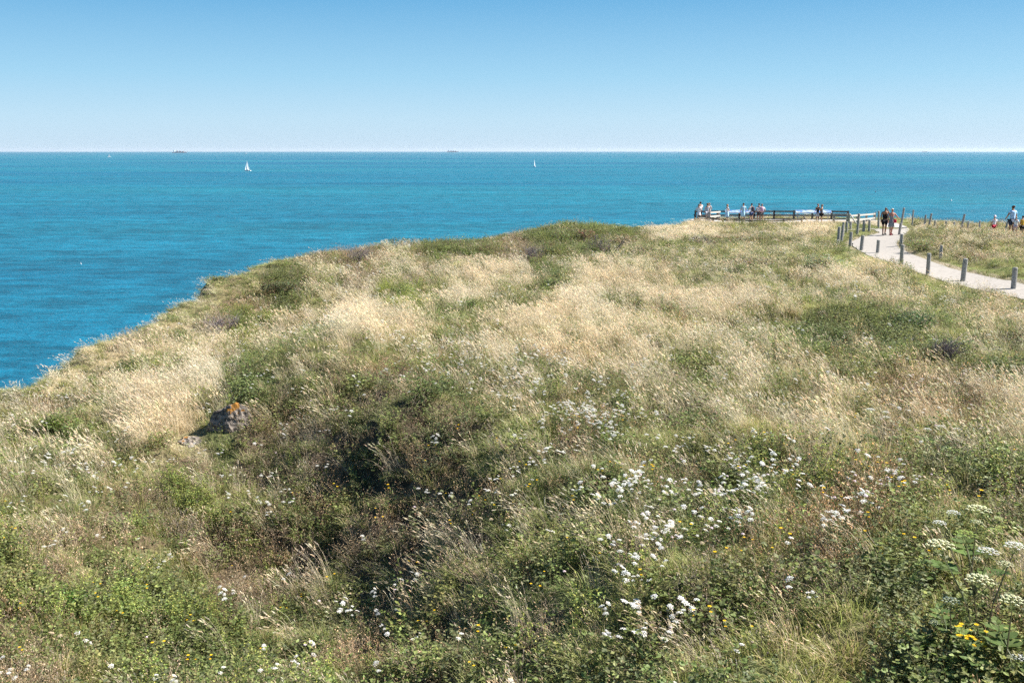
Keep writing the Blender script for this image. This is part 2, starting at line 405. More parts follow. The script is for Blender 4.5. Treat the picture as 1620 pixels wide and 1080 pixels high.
def build_terrain():
    ny, nx = GX.shape
    v = np.stack([GX, GY, GZ], -1).reshape(-1, 3)
    idx = np.arange(nx*ny).reshape(ny, nx)
    f = np.stack([idx[:-1,:-1], idx[:-1,1:], idx[1:,1:], idx[1:,:-1]], -1).reshape(-1, 4)
    keep = (v[f, 2].max(1) > -4)
    f = f[keep]
    me = bpy.data.meshes.new('headland')
    me.vertices.add(len(v)); me.vertices.foreach_set('co', v.ravel())
    me.loops.add(f.size); me.loops.foreach_set('vertex_index', f.ravel())
    me.polygons.add(len(f)); me.polygons.foreach_set('loop_start', np.arange(0, f.size, 4))
    me.polygons.foreach_set('use_smooth', np.ones(len(f), bool))
    me.update(calc_edges=True)
    x, y, z = v.T
    L = vlook(x, y, z)
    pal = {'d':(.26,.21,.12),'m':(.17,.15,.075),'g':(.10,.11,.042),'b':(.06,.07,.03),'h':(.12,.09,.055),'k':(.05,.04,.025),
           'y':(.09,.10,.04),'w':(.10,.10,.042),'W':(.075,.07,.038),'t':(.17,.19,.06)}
    col = np.ones((len(v), 4), np.float32)
    for k, c in pal.items(): col[L == ord(k), :3] = c
    ed = GE.ravel(); rk = np.clip((-ed-1.0)/2, 0, 1)[:,None]
    col[:, :3] = col[:, :3]*(1-rk) + np.array([.30,.25,.19])*rk
    bd = bare(x, y); s = (bd < .45)
    col[s, :3] = (.30,.25,.17)
    ca = me.color_attributes.new('col', 'FLOAT_COLOR', 'POINT'); ca.data.foreach_set('color', col.ravel())
    me.materials.append(terrain_material())
    o = bpy.data.objects.new('headland', me); COL.objects.link(o); tag(o, kind='structure')
build_terrain()

# ------------------------------------------------------------------ sea
def sea():
    m = bpy.data.materials.new('sea_water'); m.use_nodes = True
    n = m.node_tree.nodes; l = m.node_tree.links; b = n['Principled BSDF']
    tc = n.new('ShaderNodeTexCoord')
    def noise(scale, sx, sy, det=3, rgh=.5):
        mp = n.new('ShaderNodeMapping'); mp.inputs['Scale'].default_value = (sx, sy, 1); l.new(tc.outputs['Object'], mp.inputs[0])
        z = n.new('ShaderNodeTexNoise'); z.inputs['Scale'].default_value = scale; z.inputs['Detail'].default_value = det
        z.inputs['Roughness'].default_value = rgh
        l.new(mp.outputs[0], z.inputs['Vector']); return z.outputs['Fac']
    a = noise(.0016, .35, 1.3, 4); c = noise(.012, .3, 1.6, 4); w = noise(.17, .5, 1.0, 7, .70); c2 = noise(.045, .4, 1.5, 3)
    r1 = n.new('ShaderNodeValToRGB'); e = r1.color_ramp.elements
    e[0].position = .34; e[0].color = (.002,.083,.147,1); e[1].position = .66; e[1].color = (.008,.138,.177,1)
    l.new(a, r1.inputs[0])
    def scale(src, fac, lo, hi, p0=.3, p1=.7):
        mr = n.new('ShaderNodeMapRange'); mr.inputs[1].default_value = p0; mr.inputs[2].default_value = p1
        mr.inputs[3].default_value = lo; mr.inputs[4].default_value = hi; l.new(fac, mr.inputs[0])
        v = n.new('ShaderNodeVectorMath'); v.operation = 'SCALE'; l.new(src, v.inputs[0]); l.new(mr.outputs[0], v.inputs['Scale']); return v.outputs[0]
    s = scale(r1.outputs[0], c, .84, 1.16); s = scale(s, c2, .84, 1.18); s = scale(s, w, .62, 1.44, .36, .64)  # c2, w: lighter and darker wave facets painted into the water colour
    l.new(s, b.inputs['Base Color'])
    b.inputs['Roughness'].default_value = .35; b.inputs['Specular IOR Level'].default_value = .32; b.inputs['IOR'].default_value = 1.33
    w2 = noise(.9, .6, 1.0, 4, .6)
    ad = n.new('ShaderNodeMath'); ad.operation = 'MULTIPLY_ADD'; ad.inputs[1].default_value = .35; l.new(w2, ad.inputs[0]); l.new(w, ad.inputs[2])
    bp = n.new('ShaderNodeBump'); bp.inputs['Strength'].default_value = 1.0; bp.inputs['Distance'].default_value = 1.6
    l.new(ad.outputs[0], bp.inputs['Height']); l.new(bp.outputs[0], b.inputs['Normal'])
    mb = MB(); N = 128; R0 = 30000; vs = [(0,0,0)]; fs = []
    rs = [200, 800, 3000, 10000, R0]
    for r in rs:
        for k in range(N): vs.append((r*math.cos(2*math.pi*k/N), r*math.sin(2*math.pi*k/N), 0))
    for k in range(N):
        j = (k+1) % N; fs.append((0, 1+k, 1+j))
        for i in range(len(rs)-1): fs.append((1+i*N+k, 1+(i+1)*N+k, 1+(i+1)*N+j, 1+i*N+j))
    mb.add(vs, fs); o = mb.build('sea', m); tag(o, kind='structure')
sea()

# ------------------------------------------------------------------ paths and platform
def paved():
    gm = mat('pale_path_gravel', (.32,.295,.262), .95, .1, .14, 6, .3, detail=9)
    cm = mat('platform_concrete', (.42,.40,.38), .9, .15, .10, 3, .2)
    def sheet(name, A, B, m, lift, cols=10):
        mb = MB(); n = len(A); vs = []
        for i in range(n):
            for k in range(cols+1):
                t = k/cols; p = A[i]*(1-t)+B[i]*t
                vs.append((p[0], p[1], 0))
        V = np.array(vs); V[:,2] = base_z(V[:,0], V[:,1]) + EYE + lift
        fs = [(i*(cols+1)+k, i*(cols+1)+k+1, (i+1)*(cols+1)+k+1, (i+1)*(cols+1)+k) for i in range(n-1) for k in range(cols)]
        mb.add(V.tolist(), fs); o = mb.build(name, m, smooth=True); return o
    wob = np.array([(fbm(np.array([i*.35]), np.array([1.0]), 2, 9)[0]-.5)*.35 for i in range(160)])
    d = prr-plr; d /= np.linalg.norm(d, axis=1)[:,None]
    tag(sheet('path', plr - d*wob[:,None], prr + d*wob[::-1,None], gm, .006), kind='structure')
    t = np.gradient(BRr, axis=0); nn = np.stack([-t[:,1], t[:,0]], 1); nn /= np.linalg.norm(nn, axis=1)[:,None]
    tag(sheet('side_path', BRr-nn*.95, BRr+nn*.95, gm, .012), kind='structure')
    # platform: a slab between front and back edges
    mb = MB(); zt = [float(EYE+base_z(p[0], p[1])[0])+.03 for p in PLAT]; ztm = max(zt)
    n = len(PLAT); vs = [(p[0], p[1], EYE-6.34) for p in PLAT] + [(p[0], p[1], EYE-7.6) for p in PLAT]
    fs = [tuple(range(n))[::-1]] + [(i, (i+1) % n, n+(i+1) % n, n+i) for i in range(n)]
    mb.add(vs, fs); o = mb.build('viewing_platform_slab', cm); tag(o, kind='structure')
paved()
PLAT_Z = EYE-6.34

# ------------------------------------------------------------------ vegetation prototypes
def V3(*a): return np.array(a, float)
class Proto:
    def __init__(s): s.v = []; s.f = []; s.c = []; s.n = 0
    def blade(s, root, h, lean, w, c0, c1, seg=3, droop=.35, yaw=None):
        # lean: horizontal vector reached at tip
        a = R.uniform(0, math.pi*2) if yaw is None else yaw
        side = np.array([math.cos(a), math.sin(a), 0])*w*.5
        base = s.n; lean = np.array([lean[0], lean[1], 0.0])
        for i in range(seg+1):
            t = i/seg
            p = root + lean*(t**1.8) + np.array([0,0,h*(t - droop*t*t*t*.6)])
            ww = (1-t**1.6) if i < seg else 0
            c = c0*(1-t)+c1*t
            if i < seg: s.v += [p-side*ww, p+side*ww]; s.c += [c, c]; s.n += 2
            else: s.v.append(p); s.c.append(c); s.n += 1
        for i in range(seg-1):
            b = base+2*i; s.f.append((b, b+1, b+3, b+2))
        b = base+2*(seg-1); s.f.append((b, b+1, b+2))
        return p
    def stalk(s, pts, w, c):                     # thin crossed ribbons (3-sided tube)
        base = s.n; k = 3
        for i, p in enumerate(pts):
            ww = w*(1-.6*i/(len(pts)-1))
            for j in range(k):
                a = 2.094*j; s.v.append(np.array(p)+np.array([math.cos(a), math.sin(a), 0])*ww*.5); s.c.append(c); s.n += 1
        for i in range(len(pts)-1):
            for j in range(k):
                q = (j+1) % k; s.f.append((base+i*k+j, base+i*k+q, base+(i+1)*k+q, base+(i+1)*k+j))
    def spindle(s, p, d, L, w, c):
        d = np.array(d, float); d /= np.linalg.norm(d)+1e-9
        u = np.cross(d, [0.3,.9,.1]); u /= np.linalg.norm(u)+1e-9; q = np.cross(d, u)
        b = s.n; p = np.array(p)
        s.v += [p, p+d*L*.4+u*w*.5, p+d*L*.45+q*w*.5, p+d*L*.4-u*w*.5, p+d*L*.45-q*w*.5, p+d*L]; s.c += [c]*6; s.n += 6
        for i in range(4):
            j = (i+1) % 4; s.f += [(b, b+1+i, b+1+j), (b+5, b+1+j, b+1+i)]
    def leaf(s, p, d, L, w, c, up=None, fold=.15):
        d = np.array(d, float); d /= np.linalg.norm(d)+1e-9
        up = np.array([R.gauss(0,.5), R.gauss(0,.5), 1.0]) if up is None else up
        q = np.cross(d, up); q /= np.linalg.norm(q)+1e-9; nrm = np.cross(q, d)
        b = s.n; p = np.array(p); c2 = c*R.uniform(.85, 1.15)
        s.v += [p, p+d*L*.35+q*w*.5+nrm*w*fold, p+d*L*.45, p+d*L*.35-q*w*.5+nrm*w*fold, p+d*L*.75+q*w*.3, p+d*L*.75-q*w*.3, p+d*L]
        s.c += [c2]*7; s.n += 7
        s.f += [(b,b+1,b+2),(b,b+2,b+3),(b+2,b+1,b+4),(b+3,b+2,b+5),(b+2,b+4,b+6),(b+2,b+6,b+5)]
    def disc(s, p, r, c, nrm=(0,0,1), n=5, dome=.35):
        nrm = np.array(nrm, float); nrm /= np.linalg.norm(nrm)
        u = np.cross(nrm, [0,1,.01]); u /= np.linalg.norm(u); q = np.cross(nrm, u)
        b = s.n; p = np.array(p); a0 = R.uniform(0, 6.28)
        s.v.append(p+nrm*r*dome); s.c.append(c*1.0); s.n += 1
        for k in range(n):
            a = a0+2*math.pi*k/n; rr = r*R.uniform(.8, 1.1); s.v.append(p+(u*math.cos(a)+q*math.sin(a))*rr); s.c.append(c*.93); s.n += 1
        for k in range(n): s.f.append((b, b+1+k, b+1+(k+1) % n))
def rc(c, v=.12):
    c = np.array(c, float); return c*(1+R.gauss(0, v))*np.array([1+R.gauss(0,.05), 1, 1+R.gauss(0,.05)])

def p_dry(k):
    s = Proto(); rad = R.uniform(.10, .17)
    for i in range(24):
        a = R.uniform(0, 6.28); r = rad*math.sqrt(R.random()); root = V3(r*math.cos(a), r*math.sin(a), -.03)
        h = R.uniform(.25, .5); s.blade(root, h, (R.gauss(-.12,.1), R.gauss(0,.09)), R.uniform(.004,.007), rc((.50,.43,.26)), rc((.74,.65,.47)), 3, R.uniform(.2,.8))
    for i in range(13):
        a = R.uniform(0, 6.28); r = rad*math.sqrt(R.random()); root = V3(r*math.cos(a), r*math.sin(a), -.03)
        h = R.uniform(.38, .64); ln = (R.gauss(-.2,.09), R.gauss(0,.07)); c = rc((.62,.55,.40))
        pts = [root+np.array([ln[0]*t**1.8, ln[1]*t**1.8, h*(t-.12*t**3)]) for t in (0,.35,.7,1)]
        s.stalk(pts, .0038, c)
        d = pts[-1]-pts[-2]; hc = rc((.78,.69,.53), .1)
        for q in range(3):
            s.spindle(pts[-1]-d*.10*q, d+np.array([R.gauss(-.05,.05), R.gauss(0,.05), -.02]), R.uniform(.03,.055), R.uniform(.006,.010), hc)
    return s
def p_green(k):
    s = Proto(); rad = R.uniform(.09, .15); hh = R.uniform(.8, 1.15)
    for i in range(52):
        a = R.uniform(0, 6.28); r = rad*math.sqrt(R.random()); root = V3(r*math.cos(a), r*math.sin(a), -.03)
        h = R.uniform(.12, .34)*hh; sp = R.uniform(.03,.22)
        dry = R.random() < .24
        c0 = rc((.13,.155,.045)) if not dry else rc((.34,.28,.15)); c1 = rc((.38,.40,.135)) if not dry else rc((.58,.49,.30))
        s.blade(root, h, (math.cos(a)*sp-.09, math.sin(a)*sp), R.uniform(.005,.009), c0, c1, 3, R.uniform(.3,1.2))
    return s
def p_turf(k):
    s = Proto()
    for i in range(60):
        a = R.uniform(0, 6.28); r = .2*math.sqrt(R.random()); root = V3(r*math.cos(a), r*math.sin(a), -.02)
        c = rc((.19,.23,.07)) if R.random() < .65 else rc((.42,.36,.21))
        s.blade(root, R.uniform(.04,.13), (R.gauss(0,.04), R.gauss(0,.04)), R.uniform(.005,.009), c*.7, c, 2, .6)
    return s
def p_leafy(k):
    s = Proto(); base = [(.16,.205,.06),(.20,.235,.075),(.13,.165,.06),(.24,.25,.09),(.18,.19,.09)][k % 5]
    big = [1,1.3,.8,1,1.15][k % 5]
    for i in range(16):
        a = R.uniform(0, 6.28); r = .15*math.sqrt(R.random()); root = V3(r*math.cos(a), r*math.sin(a), -.02)
        h = R.uniform(.12,.38); ln = np.array([math.cos(a)*R.uniform(0,.15)-.03, math.sin(a)*R.uniform(0,.15), 0])
        pts = [root+ln*t+np.array([0,0,h*t]) for t in (0,.5,1)]
        s.stalk(pts, .004, rc((.12,.11,.05)))
        for q in range(7):
            t = R.uniform(.25, 1); p = root+ln*t+np.array([0,0,h*t]); b = R.uniform(0, 6.28)
            L = R.uniform(.022,.048)*big
            s.leaf(p, (math.cos(b), math.sin(b), R.uniform(-.2,.7)), L, L*R.uniform(.5,.75), rc(base, .18))
    return s
def p_dead(k):
    s = Proto(); base = [(.34,.26,.16),(.40,.31,.20),(.27,.21,.14),(.46,.37,.26),(.32,.26,.20)][k % 5]
    for i in range(9):
        a = R.uniform(0, 6.28); r = .12*math.sqrt(R.random()); root = V3(r*math.cos(a), r*math.sin(a), -.02)
        h = R.uniform(.18,.5); ln = np.array([math.cos(a)*R.uniform(0,.2)-.08, math.sin(a)*R.uniform(0,.2), 0]); c = rc(base)
        pts = [root+ln*t**1.3+np.array([0,0,h*t]) for t in (0,.35,.7,1)]; s.stalk(pts, .004, c)
        for q in range(7):
            t = R.uniform(.4, 1); p = root+ln*t**1.3+np.array([0,0,h*t]); b = R.uniform(0, 6.28)
            e = p+np.array([math.cos(b)*.05, math.sin(b)*.05, R.uniform(.02,.07)]); s.stalk([p, e], .0025, c)
            s.spindle(e, (math.cos(b), math.sin(b), 1), R.uniform(.012,.028), R.uniform(.007,.014), rc(base, .2)*1.35)
    for i in range(16):
        a = R.uniform(0, 6.28); r = .16*math.sqrt(R.random()); root = V3(r*math.cos(a), r*math.sin(a), -.03)
        c = rc((.12,.13,.05)) if R.random() < .6 else rc((.34,.28,.17))
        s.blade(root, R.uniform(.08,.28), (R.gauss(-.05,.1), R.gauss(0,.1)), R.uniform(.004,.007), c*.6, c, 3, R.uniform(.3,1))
    return s
def p_spray(k):
    s = Proto()
    for i in range(12):
        a = R.uniform(0, 6.28); r = .12*math.sqrt(R.random()); root = V3(r*math.cos(a), r*math.sin(a), -.02)
        h = R.uniform(.25,.5); ln = np.array([R.gauss(-.06,.08), R.gauss(0,.08), 0])
        pts = [root+ln*t+np.array([0,0,h*t]) for t in (0,.5,1)]; s.stalk(pts, .004, rc((.22,.24,.07)))
        for q in range(9):
            t = R.uniform(.45, 1); p = root+ln*t+np.array([0,0,h*t]); b = R.uniform(0, 6.28)
            s.leaf(p, (math.cos(b), math.sin(b), R.uniform(0,1)), R.uniform(.014,.03), R.uniform(.009,.015), rc((.40,.42,.11), .15))
            if q % 3 == 0: s.leaf(p, (math.cos(b), math.sin(b), -.1), .04, .018, rc((.13,.19,.05)))
    return s

def flower_head(s, p, r, kind, tilt=(0,0,1)):
    t = np.array(tilt, float)
    if kind in ('white', 'faded'):
        n = 17
        for i in range(n):
            a = 2.399963*i; rr = r*math.sqrt((i+.3)/n)
            q = np.array([math.cos(a)*rr, math.sin(a)*rr, (1-(rr/r)**2)*r*.32]) + t*0 - np.array([t[0],t[1],0])*0
            q[2] -= (q[0]*t[0]+q[1]*t[1])/max(t[2], .3)
            s.disc(p+q, r*.27, rc((.76,.74,.68) if kind == 'white' else (.52,.42,.28), .10), t+np.array([R.gauss(0,.15), R.gauss(0,.15), 0]), 5, .5)
    elif kind == 'pink':
        for i in range(14):
            a = 2.399963*i; rr = r*.8*math.sqrt((i+.3)/14)
            q = np.array([math.cos(a)*rr, math.sin(a)*rr, (1-(rr/r)**2)*r*.6]); s.disc(p+q, r*.27, rc((.72,.58,.62), .06), t+q/r, 5, .5)
    elif kind == 'yellow':
        for i in range(10):
            a = 2*math.pi*i/10; s.leaf(p, (math.cos(a), math.sin(a), .25), r, r*.38, rc((.80,.52,.02), .06), np.array([0,0,1.]), 0)
        s.disc(p+np.array([0,0,.003]), r*.35, np.array([.7,.42,.02]))

# ------------------------------------------------------------------ GN scatter ("stuff")
def arrange():
    ng = bpy.data.node_groups.new('scatter', 'GeometryNodeTree')
    ng.interface.new_socket('Geometry', in_out='INPUT', socket_type='NodeSocketGeometry')
    ng.interface.new_socket('Geometry', in_out='OUTPUT', socket_type='NodeSocketGeometry')
    n = ng.nodes; l = ng.links
    gi = n.new('NodeGroupInput'); go = n.new('NodeGroupOutput')
    def na(name, t):
        a = n.new('GeometryNodeInputNamedAttribute'); a.data_type = t; a.inputs['Name'].default_value = name; return a.outputs[0]
    sp = n.new('GeometryNodeSeparateGeometry'); sp.domain = 'POINT'
    cmp_ = n.new('FunctionNodeCompare'); cmp_.data_type = 'INT'; cmp_.operation = 'GREATER_EQUAL'
    ii = [i for i in cmp_.inputs if i.type == 'INT']
    l.new(na('prid', 'INT'), ii[0]); ii[1].default_value = 0
    l.new(gi.outputs[0], sp.inputs[0]); l.new(cmp_.outputs[0], sp.inputs[1])
    si = n.new('GeometryNodeSplitToInstances'); si.domain = 'POINT'
    l.new(sp.outputs[0], si.inputs[0]); l.new(na('prid', 'INT'), si.inputs['Group ID'])
    mp = n.new('GeometryNodeMeshToPoints'); l.new(sp.outputs[1], mp.inputs[0])
    ip = n.new('GeometryNodeInstanceOnPoints'); ip.inputs['Pick Instance'].default_value = True
    l.new(mp.outputs[0], ip.inputs['Points']); l.new(si.outputs[0], ip.inputs['Instance'])
    l.new(na('pid', 'INT'), ip.inputs['Instance Index']); l.new(na('rot', 'FLOAT_VECTOR'), ip.inputs['Rotation'])
    l.new(na('scl', 'FLOAT_VECTOR'), ip.inputs['Scale'])
    l.new(ip.outputs[0], go.inputs[0])
    return ng
NG = arrange()
def scatter(name, protos, pos, pid, rot, scl, tint, label):
    V = []; F = []; C = []; ids = []; off = 0
    for k, p in enumerate(protos):
        V.append(np.array(p.v)); C.append(np.clip(np.array(p.c), .01, .95)); F += [tuple(i+off for i in f) for f in p.f]
        ids.append(np.full(len(p.v), k)); off += len(p.v)
    n0 = off; n1 = len(pos)
    me = bpy.data.meshes.new(name)
    me.from_pydata(np.vstack(V+[pos]).tolist(), [], F)
    me.materials.append(M_FOL)
    col = np.ones((n0+n1, 4), np.float32); col[:n0, :3] = np.vstack(C)
    me.color_attributes.new('col', 'FLOAT_COLOR', 'POINT').data.foreach_set('color', col.ravel())
    def ai(nm, a): me.attributes.new(nm, 'INT', 'POINT').data.foreach_set('value', a.astype(np.int32))
    def av(nm, a): me.attributes.new(nm, 'FLOAT_VECTOR', 'POINT').data.foreach_set('vector', np.ascontiguousarray(a, dtype=np.float32).ravel())
    ai('prid', np.concatenate(ids+[np.full(n1, -1)])); ai('pid', np.concatenate([np.zeros(n0), pid]))
    z3 = np.zeros((n0, 3)); av('rot', np.vstack([z3, rot])); av('scl', np.vstack([z3+1, scl])); av('tint', np.vstack([z3+1, tint]))
    o = bpy.data.objects.new(name, me); COL.objects.link(o)
    md = o.modifiers.new('scatter', 'NODES'); md.node_group = NG
    tag(o, label, kind='stuff'); o['category'] = name.replace('_', ' ')
    return o

DENS = { # letter: dry, green, turf, leafy, dead, spray
 'd':(.72,.48,.05,.06,.05,.0),'m':(.26,.72,.10,.18,.12,.04),'g':(.12,1.0,.08,.22,.06,.02),'b':(.02,.30,.0,1.0,.10,.03),
 'h':(.07,.40,.20,.24,.62,.03),'k':(.05,.38,.22,.16,.30,.0),'y':(.03,.3,.0,.55,.05,.55),'w':(.16,.80,.05,.30,.08,.03),
 'W':(.06,.5,.05,.50,.35,.02),'t':(.0,.04,1.4,.02,.0,.0)}
def sample_points():
    out = []
    bands = [(-6,4,8,16),(4,12,64,10),(12,20,52,16),(20,32,38,24),(32,48,26,34),(48,70,17,52),(70,100,11,80)]
    for (y0, y1, rho, hw) in bands:
        xl = -min(hw, 22)*1.0; xr = hw
        n = int((xr-xl)*(y1-y0)*rho)
        x = rng.uniform(xl, xr, n); y = rng.uniform(y0, y1, n)
        lim = .62*np.maximum(y, 0)+4.5
        k = (np.abs(x) < lim)
        x = x[k]; y = y[k]
        ed = edge_dist(x, y); k = ed > -1.1
        out.append(np.stack([x[k], y[k]], 1))
    p = np.vstack(out); z = tz(p[:,0], p[:,1])
    p = np.column_stack([p, z])
    k = bare(p[:,0], p[:,1]) > -.25+.35*rng.random(len(p))+.5*fbm(p[:,0]*1.2, p[:,1]*1.2, 2, 61)
    k &= np.hypot(p[:,0], p[:,1]) > 1.6
    for (rx, ry, rw) in ((367,664,.45),(305,698,.34)):
        h = hit(rx, ry); k &= ~((np.abs(p[:,0]-h.x) < rw) & (p[:,1] > h.y-rw-.75) & (p[:,1] < h.y+.4) & (rng.random(len(p)) < np.where(p[:,1] < h.y-rw, .7, 1)))
    return p[k]
PTS = sample_points()
LET = vlook(PTS[:,0], PTS[:,1], PTS[:,2])
print('points', len(PTS))
BD = bare(PTS[:,0], PTS[:,1])
LET = np.where((BD < .9), ord('t'), LET)
def veg():
    kinds = [('dry_grass', p_dry, 7, 'tall dry golden grass with drooping seed heads covering the headland'),
             ('green_grass', p_green, 7, 'tufts of green meadow grass all over the headland'),
             ('short_turf', p_turf, 3, 'short trodden turf along the path edges and in gaps'),
             ('leafy_undergrowth', p_leafy, 5, 'low leafy green herbs and brambles in the meadow'),
             ('withered_herbs', p_dead, 6, 'brown withered herb stems on the hollow slope'),
             ('yellow_green_herbs', p_spray, 3, 'yellow green flowering herb sprays in patches')]
    x, y, z = PTS.T; D = np.hypot(x, y)
    clus = [fbm(x*1.3+k*31, y*1.3, 2, 100+k)*1.6+.2 for k in range(6)]
    w = np.zeros((6, len(x)))
    for L, dd in DENS.items():
        s = LET == ord(L)
        for k in range(6): w[k, s] = dd[k]
    w[0] *= np.interp(D, [6, 13, 19], [.35, .5, 1.0])*np.clip(edge_dist(x, y)/1.6, .3, 1)
    for k in range(6): w[k] *= np.clip((clus[k]-.55)*2.2, .12, 1.9)
    tot = w.sum(0); keep = rng.random(len(x)) < np.clip(tot, 0, 1.05)
    cum = np.cumsum(w/np.maximum(tot, 1e-6), 0); u = rng.random(len(x)); ch = (u[None] > cum).sum(0).clip(0, 5)
    kz = LET == ord('k')
    bigd = np.clip((D-25)/45, 0, 1)
    for k, (nm, fn, cnt, lab) in enumerate(kinds):
        s = keep & (ch == k); n = int(s.sum()); 
        if n == 0: continue
        q = np.stack([x[s], y[s], z[s]-.01], 1)
        rot = np.zeros((n, 3)); rot[:,2] = rng.normal(0, .55, n) if k == 0 else rng.uniform(0, 6.28, n)
        if k in (1,): rot[:,2] = rng.normal(0, 1.0, n)
        rot[:,0] = rng.normal(0, .08 if k else .15, n); rot[:,1] = rng.normal(-.04, .08 if k else .15, n)
        sc = rng.uniform(.7, 1.2, n)*(1+.25*bigd[s]); sz = sc*rng.uniform(.85, 1.15, n)
        if k in (0, 1, 4): sz *= np.where(kz[s], .72, 1.0)
        sz *= 1-.35*bigd[s]*(k == 0)
        sz *= .42+.58*np.clip(edge_dist(q[:,0], q[:,1])/1.5, 0, 1)
        if k == 0: sc = sc*np.interp(D[s], [7, 15], [.76, 1.0]); sz = sz*np.interp(D[s], [7, 15], [.8, 1.0])
        xy = sc*(1+.5*bigd[s])
        nb = fbm(q[:,0]*.35, q[:,1]*.35, 2, 200+k)
        nc = fbm(q[:,0]*.8+7, q[:,1]*.8, 2, 230+k)
        br = (.85+.5*nb)*rng.uniform(.8, 1.25, n) if k else (.98+.14*nb)*rng.uniform(.88, 1.12, n)
        if k == 0: nc = .5+(nc-.5)*.5
        tint = np.stack([br*(.90+.2*nc), br, br*(1.1-.22*nc)], 1)
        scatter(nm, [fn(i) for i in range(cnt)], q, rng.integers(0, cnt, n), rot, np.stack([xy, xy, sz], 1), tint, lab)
        print(nm, n)
veg()

# ------------------------------------------------------------------ flowers
def flower_parts(k, kind):
    """one flowering plant: stem with leaves + list of heads"""
    st = Proto(); heads = []
    nh = {'faded': 2, 'white': R.choice([1,2,2,3,4]), 'pink': 1, 'yellow': R.choice([1,2,2])}[kind]
    h0 = {'faded': .3, 'white': R.uniform(.26,.42), 'pink': .36, 'yellow': .32}[kind]
    for i in range(nh):
        a = R.uniform(0, 6.28); d = (.02 if nh == 1 else R.uniform(.04, .10))
        top = V3(math.cos(a)*d-.05, math.sin(a)*d, h0*R.uniform(.85, 1.2))
        st.stalk([V3(0,0,-.03), V3(top[0]*.2, top[1]*.2, top[2]*.5), V3(*top)], .005, rc((.16,.19,.08)))
        for q in range(4):
            t = R.uniform(.2,.8); b = R.uniform(0, 6.28)
            st.leaf(V3(top[0]*t*t, top[1]*t*t, top[2]*t), (math.cos(b), math.sin(b), .4), .06, .014, rc((.11,.15,.05)))
        hd = Proto(); r = {'faded': .021, 'white': R.uniform(.016,.030), 'pink': .02, 'yellow': R.uniform(.014,.02)}[kind]
        flower_head(hd, top, r, kind, (R.gauss(.05,.25), R.gauss(-.08,.25), 1)); heads.append(hd)
    return st, heads
def to_mesh(p, name, m):
    b = MB(); b.add([tuple(v) for v in p.v], p.f, [tuple(np.clip(c, .01, .95)) for c in p.c]); return b.mesh(name, m)
